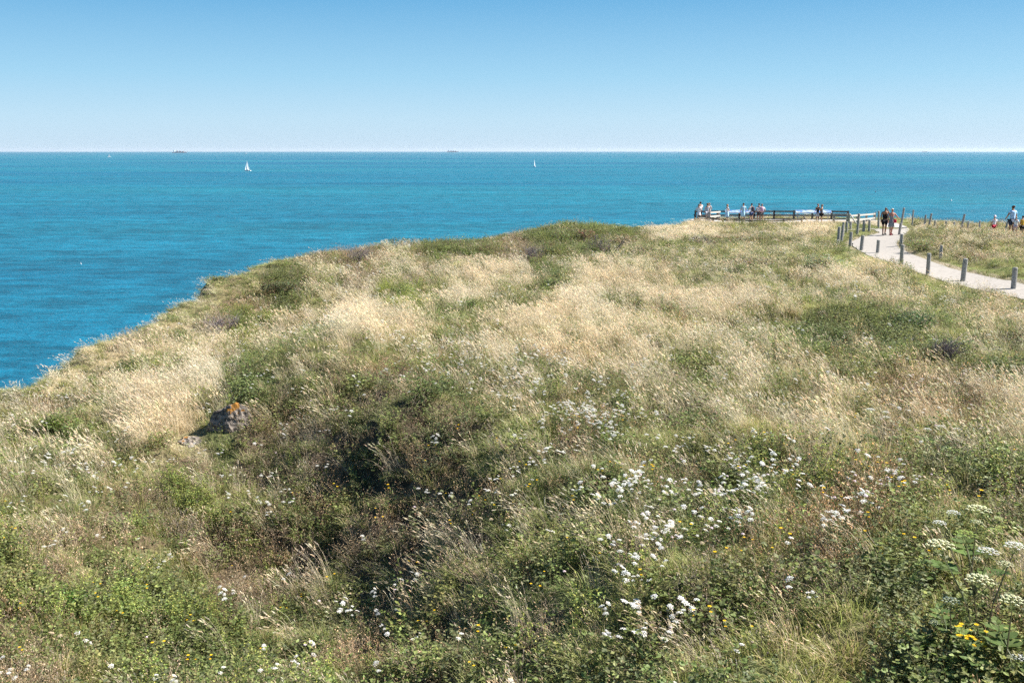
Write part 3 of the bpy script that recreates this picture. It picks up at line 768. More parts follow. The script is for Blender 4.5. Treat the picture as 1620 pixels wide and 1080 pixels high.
def wild_flowers():
    x, y, z = PTS.T; px, py = project(x, y, z)
    frame = (px > -40) & (px < 1660) & (py < 1110)
    L = LET
    cl = fbm(x*.9+5, y*.9, 2, 301); cl2 = fbm(x*2.6, y*2.6+8, 2, 307)
    dens = np.where(L == ord('w'), .30, np.where(L == ord('W'), .40, np.where(np.isin(L, [ord('g'), ord('m')]), .035, np.where(np.isin(L, [ord('h'), ord('k')]), .05, .012))))
    dens = dens*np.clip((cl-.30)*3.2, .25, 1.15)*np.clip((cl2-.36)*3.4, .2, 1.5)
    D = np.hypot(x, y)
    dens = dens*np.interp(D, [5, 9, 12, 20, 30, 60], [1.7, 1.9, 2.6, 2.6, 1.6, .9])
    dens = dens*(edge_dist(x, y) > 1.4)
    s = rng.random(len(x)) < dens
    idx = np.where(s)[0]
    o = rng.normal(0, .05, (len(idx), 2))
    q = np.column_stack([x[idx]+o[:,0], y[idx]+o[:,1], z[idx]])
    q[:,2] = tz(q[:,0], q[:,1]) - .01
    fr = frame[idx]; order = np.argsort(np.where(fr, D[idx], 1e6))
    near = order[:300]; far = order[300:]
    print('white flower plants', len(idx))
    variants = [flower_parts(k, 'pink' if k == 9 else 'faded' if k == 8 else 'white') for k in range(10)]
    roots = []
    for st, hs in variants:
        e = empty('yarrow_plant'); 
        a = bpy.data.objects.new('stem', to_mesh(st, 'stem', M_LEAF)); COL.objects.link(a); a.parent = e
        for h in hs:
            b = bpy.data.objects.new('flower_head', to_mesh(h, 'flower_head', M_PETAL)); COL.objects.link(b); b.parent = e
        roots.append(e)
    used = set()
    for i in near:
        k = int(rng.integers(0, 10)); e = roots[k] if k not in used else copy_tree(roots[k]); used.add(k)
        e.location = q[i]; e.rotation_euler = (0, 0, R.uniform(-1.2, 1.2)); sc = R.uniform(.8, 1.15); e.scale = (sc,)*3
        ux, uy = px[idx[i]], py[idx[i]]; nh = len(e.children)-1
        pk = 'pale pink' if k == 9 else 'faded brownish' if k == 8 else 'white'; nw = ['', 'single headed', 'two headed', 'three headed', 'four headed'][nh]
        if uy < 800 and ux >= 700: lab, g = 'yarrow in flower drift on the crest below dry grass', 'yarrow on the crest drift'
        elif uy < 800: lab, g = 'yarrow scattered near the lichen rock', 'yarrow near the lichen rock'
        elif ux < 540: lab, g = 'yarrow among brown and green herbs at the lower left', 'yarrow in the lower left herbs'
        elif ux < 880: lab, g = 'yarrow on the dark shaded hollow slope', 'yarrow on the hollow slope'
        elif ux < 1250:
            part = ('upper' if uy < 880 else 'middle' if uy < 985 else 'lower')+' '+('left' if ux < 1060 else 'right')
            lab, g = 'yarrow, '+part+' part of thick patch right of hollow', 'yarrow in the '+part+' part of the patch right of the hollow'
        else: lab, g = 'yarrow in grass round the tall hogweed', 'yarrow around the tall hogweed'
        tag(e, nw+' '+pk+' '+lab, 'wildflower', nw+' '+pk+' '+g)
    for k in range(10):
        if k not in used: roots[k].location = q[near[0]]+np.array([.1,.1,0])
    protos = []
    for st, hs in variants:
        p = Proto(); p.v = list(st.v); p.f = list(st.f); p.c = list(st.c)
        for h in hs:
            n = len(p.v); p.v += h.v; p.c += h.c; p.f += [tuple(i+n for i in f) for f in h.f]
        protos.append(p)
    n = len(far); rot = np.zeros((n, 3)); rot[:,2] = rng.uniform(-1.2, 1.2, n)
    sc = rng.uniform(.85, 1.2, n)*(1+.3*np.clip((D[idx][far]-20)/40, 0, 1)); 
    scatter('distant_white_wildflowers', protos, q[far], rng.integers(0, 10, n), rot, np.stack([sc]*3, 1), np.ones((n, 3)), 'countless small white flower heads dotted over the farther meadow')
    # yellow hawkweed
    vs = [flower_parts(k, 'yellow') for k in range(4)]; rt = []
    for st, hs in vs:
        e = empty('yellow_hawkweed'); a = bpy.data.objects.new('stem', to_mesh(st, 'stem', M_LEAF)); COL.objects.link(a); a.parent = e
        for h in hs:
            b = bpy.data.objects.new('flower_head', to_mesh(h, 'flower_head', M_PETAL)); COL.objects.link(b); b.parent = e
        rt.append(e)
    c = np.where(frame & (D < 15) & np.isin(L, [ord(k) for k in 'wWhkbg']) & (fbm(x*1.1+2, y*1.1, 2, 401) > .52))[0]
    c = rng.permutation(c)[:110]
    for n_, i in enumerate(c):
        e = rt[n_] if n_ < 4 else copy_tree(rt[n_ % 4])
        e.location = (x[i]+.04, y[i]+.03, z[i]); e.rotation_euler = (0, 0, R.uniform(0, 6.28)); sc = R.uniform(.8, 1.2); e.scale = (sc,)*3
        if px[i] < 540: lab, g = 'small yellow hawkweed in the lower left herbs', 'hawkweed at lower left'
        elif px[i] < 900:
            part = 'upper' if py[i] < 860 else 'lower'; lab, g = 'small yellow hawkweed on the '+part+' hollow slope', 'hawkweed on the '+part+' hollow slope'
        else:
            part = ('upper' if py[i] < 880 else 'lower')+' '+('left' if px[i] < 1200 else 'right'); lab, g = 'small yellow hawkweed among the '+part+' white yarrow right of the hollow', 'hawkweed among the '+part+' yarrow'
        lab = lab.replace('small', 'two headed') if len(e.children) > 2 else lab.replace('small', 'single headed'); g = lab[:12].strip()+' '+g
        tag(e, lab, 'wildflower', g)
wild_flowers()

def umbel(node, top, r, col, n=20, nc=7):
    """umbel part: rays from node to umbellets spread in a dome round top"""
    s = Proto(); top = np.array(top); node = np.array(node)
    for i in range(n):
        a = 2.399963*i; rr = r*math.sqrt((i+.4)/n)
        c = top + np.array([math.cos(a)*rr, math.sin(a)*rr, (1-(rr/r)**2)*r*.25])
        s.stalk([node, node*.4+c*.6+np.array([0,0,-r*.06]), c], .0022, rc((.20,.24,.09)))
        ur = r*.15
        for q in range(nc):
            b = 2.399963*q; u = ur*math.sqrt((q+.2)/nc)
            s.disc(c+np.array([math.cos(b)*u, math.sin(b)*u, (1-(u/ur)**2)*ur*.5]), ur*.42, rc(col, .06), (math.cos(b)*.4, math.sin(b)*.4, 1), 5, .5)
    return s
def hog_leaf(p, d, L):
    s = Proto(); d = np.array(d, float); d /= np.linalg.norm(d); q = np.cross(d, [0,0,1]); p = np.array(p)
    s.stalk([p, p+d*L*.5+np.array([0,0,L*.12]), p+d*L], .006, rc((.14,.19,.06)))
    for t in (.35,.6,.85,1.0):
        for sg in ((-1,1) if t < 1 else (0,)):
            w = L*(.55-.25*t)
            s.leaf(p+d*L*t+np.array([0,0,.1*L*(1-t)]), d*.6+q*sg, w, w*.7, rc((.13,.19,.05), .1), np.array([0,0,1.]), .1)
            s.leaf(p+d*L*t, d*1.3+q*sg*.8, w*.8, w*.5, rc((.15,.20,.06), .1), np.array([0,0,1.]), .1)
    return s
def hogweed(base_px, D, umbs, label, leaves=6, far=False, group=None):
    b = P(base_px[0], base_px[1], D); x, y = b[0], b[1]; z = float(tz(x, y)); B = np.array([x, y, z-.03])
    e = empty('hogweed_plant', tuple(B)); tag(e, label, 'wild plant', group)
    st = Proto(); hub = {}
    for (ux, uy, dD, w, col) in umbs:
        T = P(ux, uy, D+dD)-B; r = w*(D+dD)/F_PX/2
        T[2] = max(T[2], .25)
        node = T - np.array([T[0]*.06, T[1]*.06, r*.75])
        g = int(round(T[0]*3)); mid = hub.get(g)
        if mid is None:
            mid = np.array([node[0]*.45+R.gauss(0,.01), node[1]*.45, node[2]*.55]); hub[g] = mid
            st.stalk([V3(R.gauss(0,.03), R.gauss(0,.03), -.02), mid*.5+np.array([R.gauss(0,.01),0,0]), mid], .026 if not far else .03, rc((.11,.10,.06)))
            st.stalk([mid, mid*.35+node*.65+np.array([0,0,.01]), node], .015 if not far else .02, rc((.13,.13,.07)))
        else: st.stalk([mid, mid*.4+node*.6+np.array([0,0,-.015]), node], .009 if not far else .018, rc((.18,.19,.09)))
        o = bpy.data.objects.new('umbel', to_mesh(umbel(node, T, r, np.array(col), 20 if not far else 12, 7 if not far else 4), 'umbel', M_PETAL)); COL.objects.link(o); o.parent = e
    o = bpy.data.objects.new('stem', to_mesh(st, 'stem', M_LEAF)); COL.objects.link(o); o.parent = e
    for i in range(leaves):
        a = i*2.4+.5; o = bpy.data.objects.new('leaf', to_mesh(hog_leaf((0,0,.08+.05*i), (math.cos(a), math.sin(a), .35), R.uniform(.22,.34)), 'leaf', M_LEAF)); COL.objects.link(o); o.parent = e
CRM = (.80,.80,.50); WHT = (.86,.86,.78); GRN = (.36,.46,.12)
hogweed((1556,1010), 6.5, [(1487,862,.1,46,CRM),(1527,846,.15,38,GRN),(1573,840,.2,26,GRN),(1562,872,.1,34,WHT),(1606,864,.1,36,WHT),(1549,917,-.25,46,CRM),(1590,892,0,26,CRM),(1546,884,.1,18,CRM)],
        'tall hogweed with cream and green umbels on dark stems, largest at lower right', 3)
hogweed((1535,930), 7.6, [(1548,806,.1,40,CRM),(1545,826,0,20,CRM),(1508,811,.1,22,WHT),(1486,827,0,22,WHT)], 'smaller hogweed with four pale umbels just behind the tallest one', 4)
hogweed((1600,1050), 6.0, [(1602,950,0,44,CRM),(1612,1040,-.1,26,WHT)], 'hogweed with a flat yellowish umbel cut by the right photo edge', 4)
hogweed((1500,1010), 6.5, [(1504,950,0,30,(.5,.56,.42)),(1478,985,0,18,CRM)], 'short hogweed with a greyish green umbel left of the tallest one', 4)
hogweed((1400,700), 12.6, [(1377,648,0,15,WHT),(1401,652,0,11,WHT),(1402,660,.1,12,WHT),(1338,679,0,12,CRM)], 'hogweed with small white umbels in front of the dry grass band', 3)
hogweed((1492,720), 12.0, [(1467,679,0,13,WHT),(1489,675,.1,15,WHT),(1514,679,0,15,WHT)], 'three headed hogweed standing over the pale dry grass at right', 3)
hogweed((1552,560), 22, [(1543,526,0,13,CRM),(1556,523,0,12,CRM),(1565,530,0,10,WHT),(1530,533,0,9,WHT)], 'hogweed with flat cream umbels right of the dark bramble thicket', 2, True)
for i, (a, b, D, t) in enumerate([((980,372),0,60,'first'),((1006,372),0,60,'second'),((1064,366),0,74,'third')]):
    u = [[(978,355,0,8,CRM),(983,357,0,6,CRM),(974,359,0,5,CRM)],[(1004,356,0,8,CRM),(1009,358,0,5,CRM)],[(1064,347,0,8,CRM),(1068,351,0,6,CRM),(1060,352,0,6,CRM)]][i]
    hogweed(a, D, u, t+' hogweed from the left silhouetted against the sea on the skyline', 1, True, 'hogweeds on the skyline')

def ragwort():
    b = hit(1530, 1068); e = empty('ragwort_plant', b); tag(e, 'ragwort with a cluster of yellow flowers at the bottom right', 'wild plant')
    st = Proto()
    for i in range(16):
        a = R.uniform(0, 6.28); d = .11*math.sqrt(R.random()); T = V3(math.cos(a)*d, math.sin(a)*d, R.uniform(.26,.36))
        st.stalk([V3(0,0,0), T*V3(.3,.3,.6), T], .004, rc((.15,.2,.07)))
        hd = Proto(); flower_head(hd, T, .019, 'yellow'); o = bpy.data.objects.new('flower_head', to_mesh(hd, 'flower_head', M_PETAL)); COL.objects.link(o); o.parent = e
        for q in range(3): st.leaf(T*R.uniform(.3,.8), (math.cos(a+q), math.sin(a+q), .3), .06, .022, rc((.12,.17,.05)))
    o = bpy.data.objects.new('stem', to_mesh(st, 'stem', M_LEAF)); COL.objects.link(o); o.parent = e
ragwort()

# ------------------------------------------------------------------ bushes
def bush(px, py, wpx, h, label, leafc, size=.05, nl=1500, twig=False, name='bramble_bush', D=None):
    p = hit(px, py); w = wpx*p.y/F_PX/2
    e = empty(name, p); tag(e, label, 'bush')
    lobes = []
    for i in range(7):
        a = R.uniform(0, 6.28); d = w*.62*math.sqrt(R.random()); lobes.append((math.cos(a)*d, math.sin(a)*d*.7, R.uniform(.3,.62)*h, R.uniform(.35,.6)))
    br = MB(); fo = Proto()
    for i in range(26 if twig else 9):
        l = R.choice(lobes); a = R.uniform(0, 6.28); T = Vector((l[0]+math.cos(a)*w*.35, l[1]+math.sin(a)*w*.25, h*R.uniform(.55,1.0)))
        r0 = Vector((l[0]*.5+R.gauss(0,.1*w), l[1]*.5+R.gauss(0,.08*w), -.05))
        m = r0.lerp(T, .5)+Vector((R.gauss(0,.05), R.gauss(0,.05), .05))
        k = .010 if twig else .012
        br.tube([r0, m, T], [k*1.5, k, k*.4], 4, col=tuple(rc((.17,.145,.135) if twig else (.10,.075,.05))))
        if twig:
            for q in range(9):
                t = R.uniform(.3, 1); s0 = r0.lerp(T, t)+Vector((0,0,.02)); s1 = s0+Vector((R.gauss(0,.16), R.gauss(0,.16), R.uniform(.05,.25)))
                br.tube([s0, s1], [.006,.002], 3, col=tuple(rc((.20,.17,.165))))
    LT = [np.array([R.uniform(.6,1.7), R.uniform(.65,1.45), R.uniform(.6,1.5)]) for _ in range(7)]
    for i in range(nl):
        l = R.choice(lobes); v = np.array([R.gauss(0,1), R.gauss(0,1), R.gauss(0,1)]); v /= np.linalg.norm(v)
        rr = l[3]*R.uniform(.72, 1.08)
        q = np.array([l[0]+v[0]*rr*w*.75, l[1]+v[1]*rr*w*.6, l[2]+v[2]*rr*h*.85])
        gz = float(tz(p.x+q[0], p.y+q[1]))-p.z
        q[2] = max(q[2], gz*1.0+.01) if q[2] < gz else q[2]
        fo.leaf(q, (R.gauss(v[0],.6), R.gauss(v[1],.6), R.gauss(.2,.5)), size*R.uniform(.6,1.3), size*R.uniform(.4,.8), rc(leafc, .2)*LT[i % 7], v+np.array([R.gauss(0,.3), R.gauss(0,.3), .4]))
    a = br.build('branches', mat('bark', (.1,.08,.06), .9, .1, .2, 20, attr=True) if 'bark' not in bpy.data.materials else bpy.data.materials['bark'], e)
    if nl: o = bpy.data.objects.new('foliage', to_mesh(fo, 'foliage', M_LEAF)); COL.objects.link(o); o.parent = e
DK = (.11,.135,.055); MD = (.18,.20,.08); GY = (.27,.29,.17); OL = (.24,.20,.10)
bush(893,388,62,.9,'rounded green bush on top of the mound that breaks the skyline', MD,.07,1100)
bush(928,384,40,.8,'smaller olive bush just right of the top of the mound', (.22,.15,.09),.07,600)
bush(872,396,36,.6,'yellowish green bush on the left slope of the mound', (.20,.21,.08),.06,450)
bush(985,386,60,.5,'olive brown bush on the right shoulder of the skyline mound', (.20,.16,.08),.07,700)
bush(1040,384,44,.4,'low green bush at the right end of the skyline mound', MD,.07,450)
bush(1010,402,60,.45,'small dark bush below the right shoulder of the mound', DK,.07,700)
bush(860,408,60,.55,'dark bush left of the mound behind the tall dry grass', DK,.075,900)
bush(645,392,90,.45,'flat olive bush on the cliff edge left of the mound', OL,.075,1000)
bush(440,465,80,.5,'dark green thicket on the left spur near the cliff edge', DK,.055,1100)
bush(500,450,60,.4,'brownish green bush right of the left spur thicket', OL,.05,700)
bush(1150,385,120,.5,'low dark bramble patch behind the soft grey green scrub', OL,.085,1100)
bush(1180,425,130,.55,'soft grey green scrub in the middle of the far meadow', GY,.06,1500)
bush(1300,425,110,.6,'grey green scrub beside the path bend', GY,.06,1400)
bush(1390,438,60,.4,'small grey green shrub against the near path edge', GY,.05,700)
bush(1430,520,120,.45,'dark bramble thicket in the right half of the meadow', DK,.045,1700)
bush(1375,560,90,.35,'lower bramble patch left of the dark thicket', MD,.04,1200)
bush(1520,560,80,.35,'dark green bush right of the thicket', MD,.04,1000)
bush(1610,590,60,.35,'dark bush cut by the right photo edge', DK,.038,700)
bush(872,455,55,.35,'small green shrub in the middle of the pale dry grass', MD,.045,600)
bush(1005,490,50,.3,'low green shrub on the right part of the dry grass', MD,.04,500)
bush(740,488,45,.3,'bright green clump in the dry grass left of centre', (.12,.18,.045),.04,450)
bush(232,600,60,.35,'grey green bush in the grass of the left spur', GY,.03,700)
bush(100,680,110,.28,'bright green bramble patch at the left edge', (.11,.17,.04),.035,1100)
bush(1465,395,80,.6,'green bush inside the path bend', MD,.07,1100)
bush(1555,412,100,.5,'green bush on the far side of the path', OL,.06,1100)
bush(1590,380,70,.4,'brownish bush by the group on the side path', OL,.06,700)
bush(1180,845,110,.22,'leafy clump amid white yarrow at right of centre', MD,.025,1100)
bush(1375,800,90,.25,'small dark herb bush in the white flowers at right', OL,.02,900)
bush(1575,790,90,.2,'leafy green bush behind the tall hogweed', MD,.03,700)
bush(240,985,160,.22,'yellow green bramble spread at the lower left', (.19,.24,.06),.024,1900)
bush(90,960,120,.2,'green bramble at the left edge of the foreground', (.13,.19,.05),.024,1300)
bush(570,418,80,.75,'bleached grey bare shrub near the cliff edge left of the mound', GY,.05,120,True,'bare_shrub')
bush(840,418,55,.75,'dark bare shrub at the left foot of the mound', GY,.05,150,True,'bare_shrub')
bush(958,402,84,1.0,'grey bare shrub on the near side of the mound', (.24,.19,.17),.05,260,True,'bare_shrub')
bush(1110,388,70,.6,'brownish bare shrub between the mound and the platform', (.26,.19,.13),.06,350,True,'bare_shrub')
bush(350,530,90,.5,'reddish brown withered shrub on the left spur', (.26,.15,.10),.03,500,True,'bare_shrub')
bush(1490,575,50,.35,'purplish brown withered shrub below the dark thicket', (.19,.14,.12),.025,300,True,'bare_shrub')

# ------------------------------------------------------------------ rocks
def rock_mat():
    m = bpy.data.materials.new('lichen_rock'); m.use_nodes = True
    n = m.node_tree.nodes; l = m.node_tree.links; b = n['Principled BSDF']; b.inputs['Roughness'].default_value = .95; b.inputs['Specular IOR Level'].default_value = .15
    tc = n.new('ShaderNodeTexCoord'); nz = n.new('ShaderNodeTexNoise'); nz.inputs['Scale'].default_value = 16; nz.inputs['Detail'].default_value = 9
    l.new(tc.outputs['Object'], nz.inputs['Vector'])
    rp = n.new('ShaderNodeValToRGB'); e = rp.color_ramp.elements; e[0].position = .38; e[0].color = (.07,.06,.052,1); e[1].position = .62; e[1].color = (.25,.215,.18,1)
    l.new(nz.outputs['Fac'], rp.inputs[0])
    at = n.new('ShaderNodeAttribute'); at.attribute_name = 'col'; sx = n.new('ShaderNodeSeparateXYZ'); l.new(at.outputs['Vector'], sx.inputs[0])
    n2 = n.new('ShaderNodeTexNoise'); n2.inputs['Scale'].default_value = 13; n2.inputs['Detail'].default_value = 6; l.new(tc.outputs['Object'], n2.inputs['Vector'])
    mu = n.new('ShaderNodeMath'); mu.operation = 'MULTIPLY_ADD'; mu.inputs[1].default_value = 2.2; l.new(n2.outputs['Fac'], mu.inputs[0]); l.new(sx.outputs['X'], mu.inputs[2])
    gt = n.new('ShaderNodeMapRange'); gt.inputs[1].default_value = 1.68; gt.inputs[2].default_value = 1.80; l.new(mu.outputs[0], gt.inputs[0])
    mx = n.new('ShaderNodeMix'); mx.data_type = 'RGBA'; l.new(gt.outputs[0], mx.inputs[0]); l.new(rp.outputs[0], mx.inputs[6]); mx.inputs[7].default_value = (.27,.13,.03,1)
    l.new(mx.outputs[2], b.inputs['Base Color'])
    bp = n.new('ShaderNodeBump'); bp.inputs['Strength'].default_value = .9; bp.inputs['Distance'].default_value = .03; l.new(nz.outputs['Fac'], bp.inputs['Height']); l.new(bp.outputs[0], b.inputs['Normal'])
    return m
M_ROCK = rock_mat()
def rock(px, py, w, d, h, peak, label, lichen, seed):
    import bmesh
    from mathutils import noise as mn
    bm = bmesh.new(); bmesh.ops.create_icosphere(bm, subdivisions=5, radius=1)
    pl_ = [Vector((R.gauss(0,1), R.gauss(0,1), R.gauss(.1,.6))).normalized() for _ in range(16)]
    cols = []
    for v in bm.verts:
        n = v.co.normalized(); r = 1.0
        for q in pl_:
            c = n.dot(q)
            if c > .2: r = min(r, .74/c)
        n3 = mn.fractal(n*3+Vector((seed,0,0)), 1.0, 2.0, 4)*.10
        co = n*(r+n3); t = max(co.z, 0)
        tp = 1-.36*min(t, 1)
        v.co = Vector((co.x*w/2*tp+peak*t*w*.5, co.y*d/2*tp, co.z*h*.9))
    bmesh.ops.triangulate(bm, faces=bm.faces[:]); me = bpy.data.meshes.new('rock'); bm.to_mesh(me); bm.free()
    a = np.ones((len(me.vertices), 4), np.float32)
    for i, v in enumerate(me.vertices):
        a[i, 0] = max(0, min(1, 1-((v.co.x-lichen[0])**2+(v.co.z-lichen[1])**2)**.5/lichen[2]))
    me.color_attributes.new('col', 'FLOAT_COLOR', 'POINT').data.foreach_set('color', a.ravel())
    me.materials.append(M_ROCK); o = bpy.data.objects.new('rock', me); COL.objects.link(o)
    p = hit(px, py); o.location = (p.x, p.y, p.z-.07); tag(o, label, 'rock'); return o
rock(367, 666, 1.06, .8, .52, .10, 'grey pointed rock capped with orange lichen in the grass', (.12,.42,.32), 3)
rock(303, 697, .74, .5, .20, -.1, 'small low grey rock with an orange speck left of the pointed rock', (-.1,.17,.12), 8)

# ------------------------------------------------------------------ path posts
def post(px, pyb, pyt, label, w=.13, lean=None, leany=0.0, group='wooden posts along the path', D=None, pale=False, name='wooden_post'):
    if D is None: b = hit(px, pyb)
    else:
        q = P(px, pyb, D); b = Vector((q[0], q[1], float(tz(q[0], q[1]))))
    top = P(px, pyt, b.y); h = max(top[2]-b.z, .3)
    lean = R.gauss(0,.025) if lean is None else lean; leany = R.gauss(0,.02)
    mb = MB(); rz = R.uniform(-.3,.3); ww = w*R.uniform(.85,1.12)
    T = Matrix.Rotation(lean, 4, 'Y') @ Matrix.Rotation(leany, 4, 'X') @ Matrix.Rotation(rz, 4, 'Z')
    H = h+.25; n = 10; prof = [(ww*.5,0),(ww*.5,H*.5),(ww*.48,H-.015),(ww*.40,H),(0.001,H+.004)]
    m2 = MB(); m2.lathe(prof, n, (0,0,-.25)); mb.add([T @ Vector(v) for v in m2.v], m2.f)
    o = mb.build(name, M_WOODL if pale else M_WOOD); o.location = b; tag(o, label, 'post', group); return o
NEARP = [(1603,458,423,'stout grey post with white flower by it, rightmost along the near path edge'),
 (1523,446,409,'stout grey post on the near path edge, second from the right edge'),
 (1467.5,436,400.5,'grey post on the near path edge, third from the right edge'),
 (1425.5,422,387,'grey post on the near path edge where a farther post lines up above it'),
 (1388.2,401,379.5,'grey post on the near path edge left of the lined up posts'),
 (1362.4,397,372.5,'grey post at the left start of the gravel bend'),
 (1344.8,390,367,'grey post left of the gravel bend, in front of the railing posts')]
for a, b, c, l in NEARP: post(a, b, c, l, .19)
post(1488, 410, 388, 'lone grey post on the far side of the path', .17)
post(1425.2, 392, 370, 'grey post at the inner kerb of the path bend, middle of the lined up trio', .17, D=56)
post(1422, 377, 353, 'leaning grey pole right of the walking couple', .16, .06, D=64)
post(1424.5, 362, 328.5, 'tall thin leaning pole behind the walking couple', .16, .09, D=70)
for a, b, c, l in [(1326.3,380,358.7,'leftmost thick grey post of the cluster before the platform'),(1331.2,380,356,'second post of the cluster before the platform'),
 (1333.6,374,351.6,'third post of the cluster, partly behind the second'),(1339,369,351,'fourth post of the cluster before the platform'),
 (1345,366,350.5,'slim post between the cluster and the side railing'),(1356,369,338,'tall post in front of the white side railing'),
 (1366,369,348,'slim post on the green verge below the side railing'),(1374.5,369,348,'rightmost slim post on the green verge'),
 (1390,356,333.7,'post right of the end of the side railing, left of the couple')]:
    post(a, b, c, l, .17, D={1326.3:60,1331.2:61,1333.6:64,1339:68,1345:72,1356:66,1366:67,1374.5:67,1390:80}[a])
for a, b, c, D, ln, l in [(1443.3,351,332,88,.02,'upright fence post alone on the slope right of the couple'),(1462.4,356,339.8,80,.05,'left post of the leaning pair on the skyline'),
 (1468.4,357,337.3,80,.12,'right post of the leaning pair on the skyline'),(1478.8,357,348.6,78,0,'short stub post right of the leaning pair'),
 (1496.3,358,350,76,0,'short stub post between the pair and the tilted thick post'),(1519,357,338.3,72,.14,'thick tilted post alone on the skyline'),
 (1513.5,358,350.5,72,-.2,'broken stub beside the thick tilted post'),(1531.4,359,350,72,0,'short stub post right of the thick tilted post'),
 (1549,359,349.3,70,.02,'slim stub post midway to the child in the hat'),(1567.5,362,349,66,.15,'thin post leaning beside the child in the hat'),
 (1587.2,364,350,64,.2,'leaning stake between the child in the hat and the man in blue')]:
    post(a, b, c, l, .14, ln, group='old fence posts on the skyline', D=D, name='fence_post')

# ------------------------------------------------------------------ platform railings
def railing(name, label, pts, zs, hh, rails, mats_, pw=.16, rw=.05, rh=.14, braces=(), bases=None):
    e = empty(name, (pts[0][0], pts[0][1], zs[0])); tag(e, label, 'railing')
    O = Vector(e.location)
    V = [Vector((p[0], p[1], z)) - O for p, z in zip(pts, zs)]
    for v in V:
        mb = MB(); mb.box((v.x, v.y, v.z+hh/2-.3), (pw, pw, hh+.62), bev=.02); mb.build('post', mats_, e)
    for a, b in zip(V[:-1], V[1:]):
        off = Vector((0, -pw/2-rw/2-.003, 0)); dirn = (b-a).normalized()
        off = Vector((dirn.y, -dirn.x, 0))*(pw/2+rw/2+.003)
        if off.y > 0: off = -off
        for r in rails:
            mb = MB(); mb.beam(a+Vector((0,0,r))+off-dirn*.06, b+Vector((0,0,r))+off+dirn*.06-dirn*.0, rw, rh); mb.build('rail', mats_, e)
            off = off*1.001
    for (a, b) in braces:
        mb = MB(); mb.beam(Vector(a)-O, Vector(b)-O, .09, .09); mb.build('brace', mats_, e)
    return e
def gx(px, D): return float(P(px, 340, D)[0])
zp = PLAT_Z
back = [(gx(1100,94), 94), (gx(1135,94.2), 94.2), (gx(1169.5,94.2), 94.2), (gx(1193,94.2), 94.2), (gx(1224.5,94.2), 94.2), (gx(1256,94.2), 94.2), (gx(1285,94), 94), (gx(1315.5,94), 94), (gx(1341.5,93.6), 93.6)]
def zat(py, D): return float(P(800, py, D)[2])
ztop = zat(333.2, 94)
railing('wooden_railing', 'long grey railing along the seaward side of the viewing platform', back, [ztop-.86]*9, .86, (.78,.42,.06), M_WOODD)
front = [(gx(1100,91.5), 91.5), (gx(1128,88), 88), (gx(1144.5,86.2), 86.2), (gx(1174.5,85.6), 85.6), (gx(1210,85.6), 85.6), (gx(1240,86), 86), (gx(1269,87.4), 87.4)]
fz = [zat(339,91.5), zat(344,88), zat(346.6,86.2), zat(347.3,85.6), zat(347.8,85.6), zat(347.4,86), zat(345.5,87.4)]
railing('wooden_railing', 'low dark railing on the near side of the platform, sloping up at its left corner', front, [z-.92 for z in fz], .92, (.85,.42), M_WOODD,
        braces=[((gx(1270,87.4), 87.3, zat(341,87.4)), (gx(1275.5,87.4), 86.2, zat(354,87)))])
side = [(gx(1343,84), 84), (gx(1356.5,87), 87), (gx(1371,90.5), 90.5), (gx(1383.5,94), 94)]
sz = [zat(340,84), zat(339,87), zat(338,90.5), zat(336.8,94)]
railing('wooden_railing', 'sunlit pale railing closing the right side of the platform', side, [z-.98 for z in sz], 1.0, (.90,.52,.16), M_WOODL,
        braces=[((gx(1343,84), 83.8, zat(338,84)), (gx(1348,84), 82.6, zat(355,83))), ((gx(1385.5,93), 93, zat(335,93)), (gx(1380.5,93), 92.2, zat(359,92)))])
mid = [(gx(1319.5,85), 85), (gx(1341,83.5), 83.5)]
railing('wooden_railing', 'short grey railing length at the platform entrance', mid, [zat(354,85), zat(354,83.5)], .85, (.78,.4), M_WOOD)
left = [(gx(1121,89), 89), (gx(1137,93.3), 93.3)]
railing('wooden_railing', 'short sunlit railing return behind the leftmost visitors', [(gx(1122,90.5), 90.5), (gx(1137.5,93.4), 93.4)], [zat(335,90.5)-.85, zat(334,93.4)-.85], .85, (.78,.42), M_WOODL)

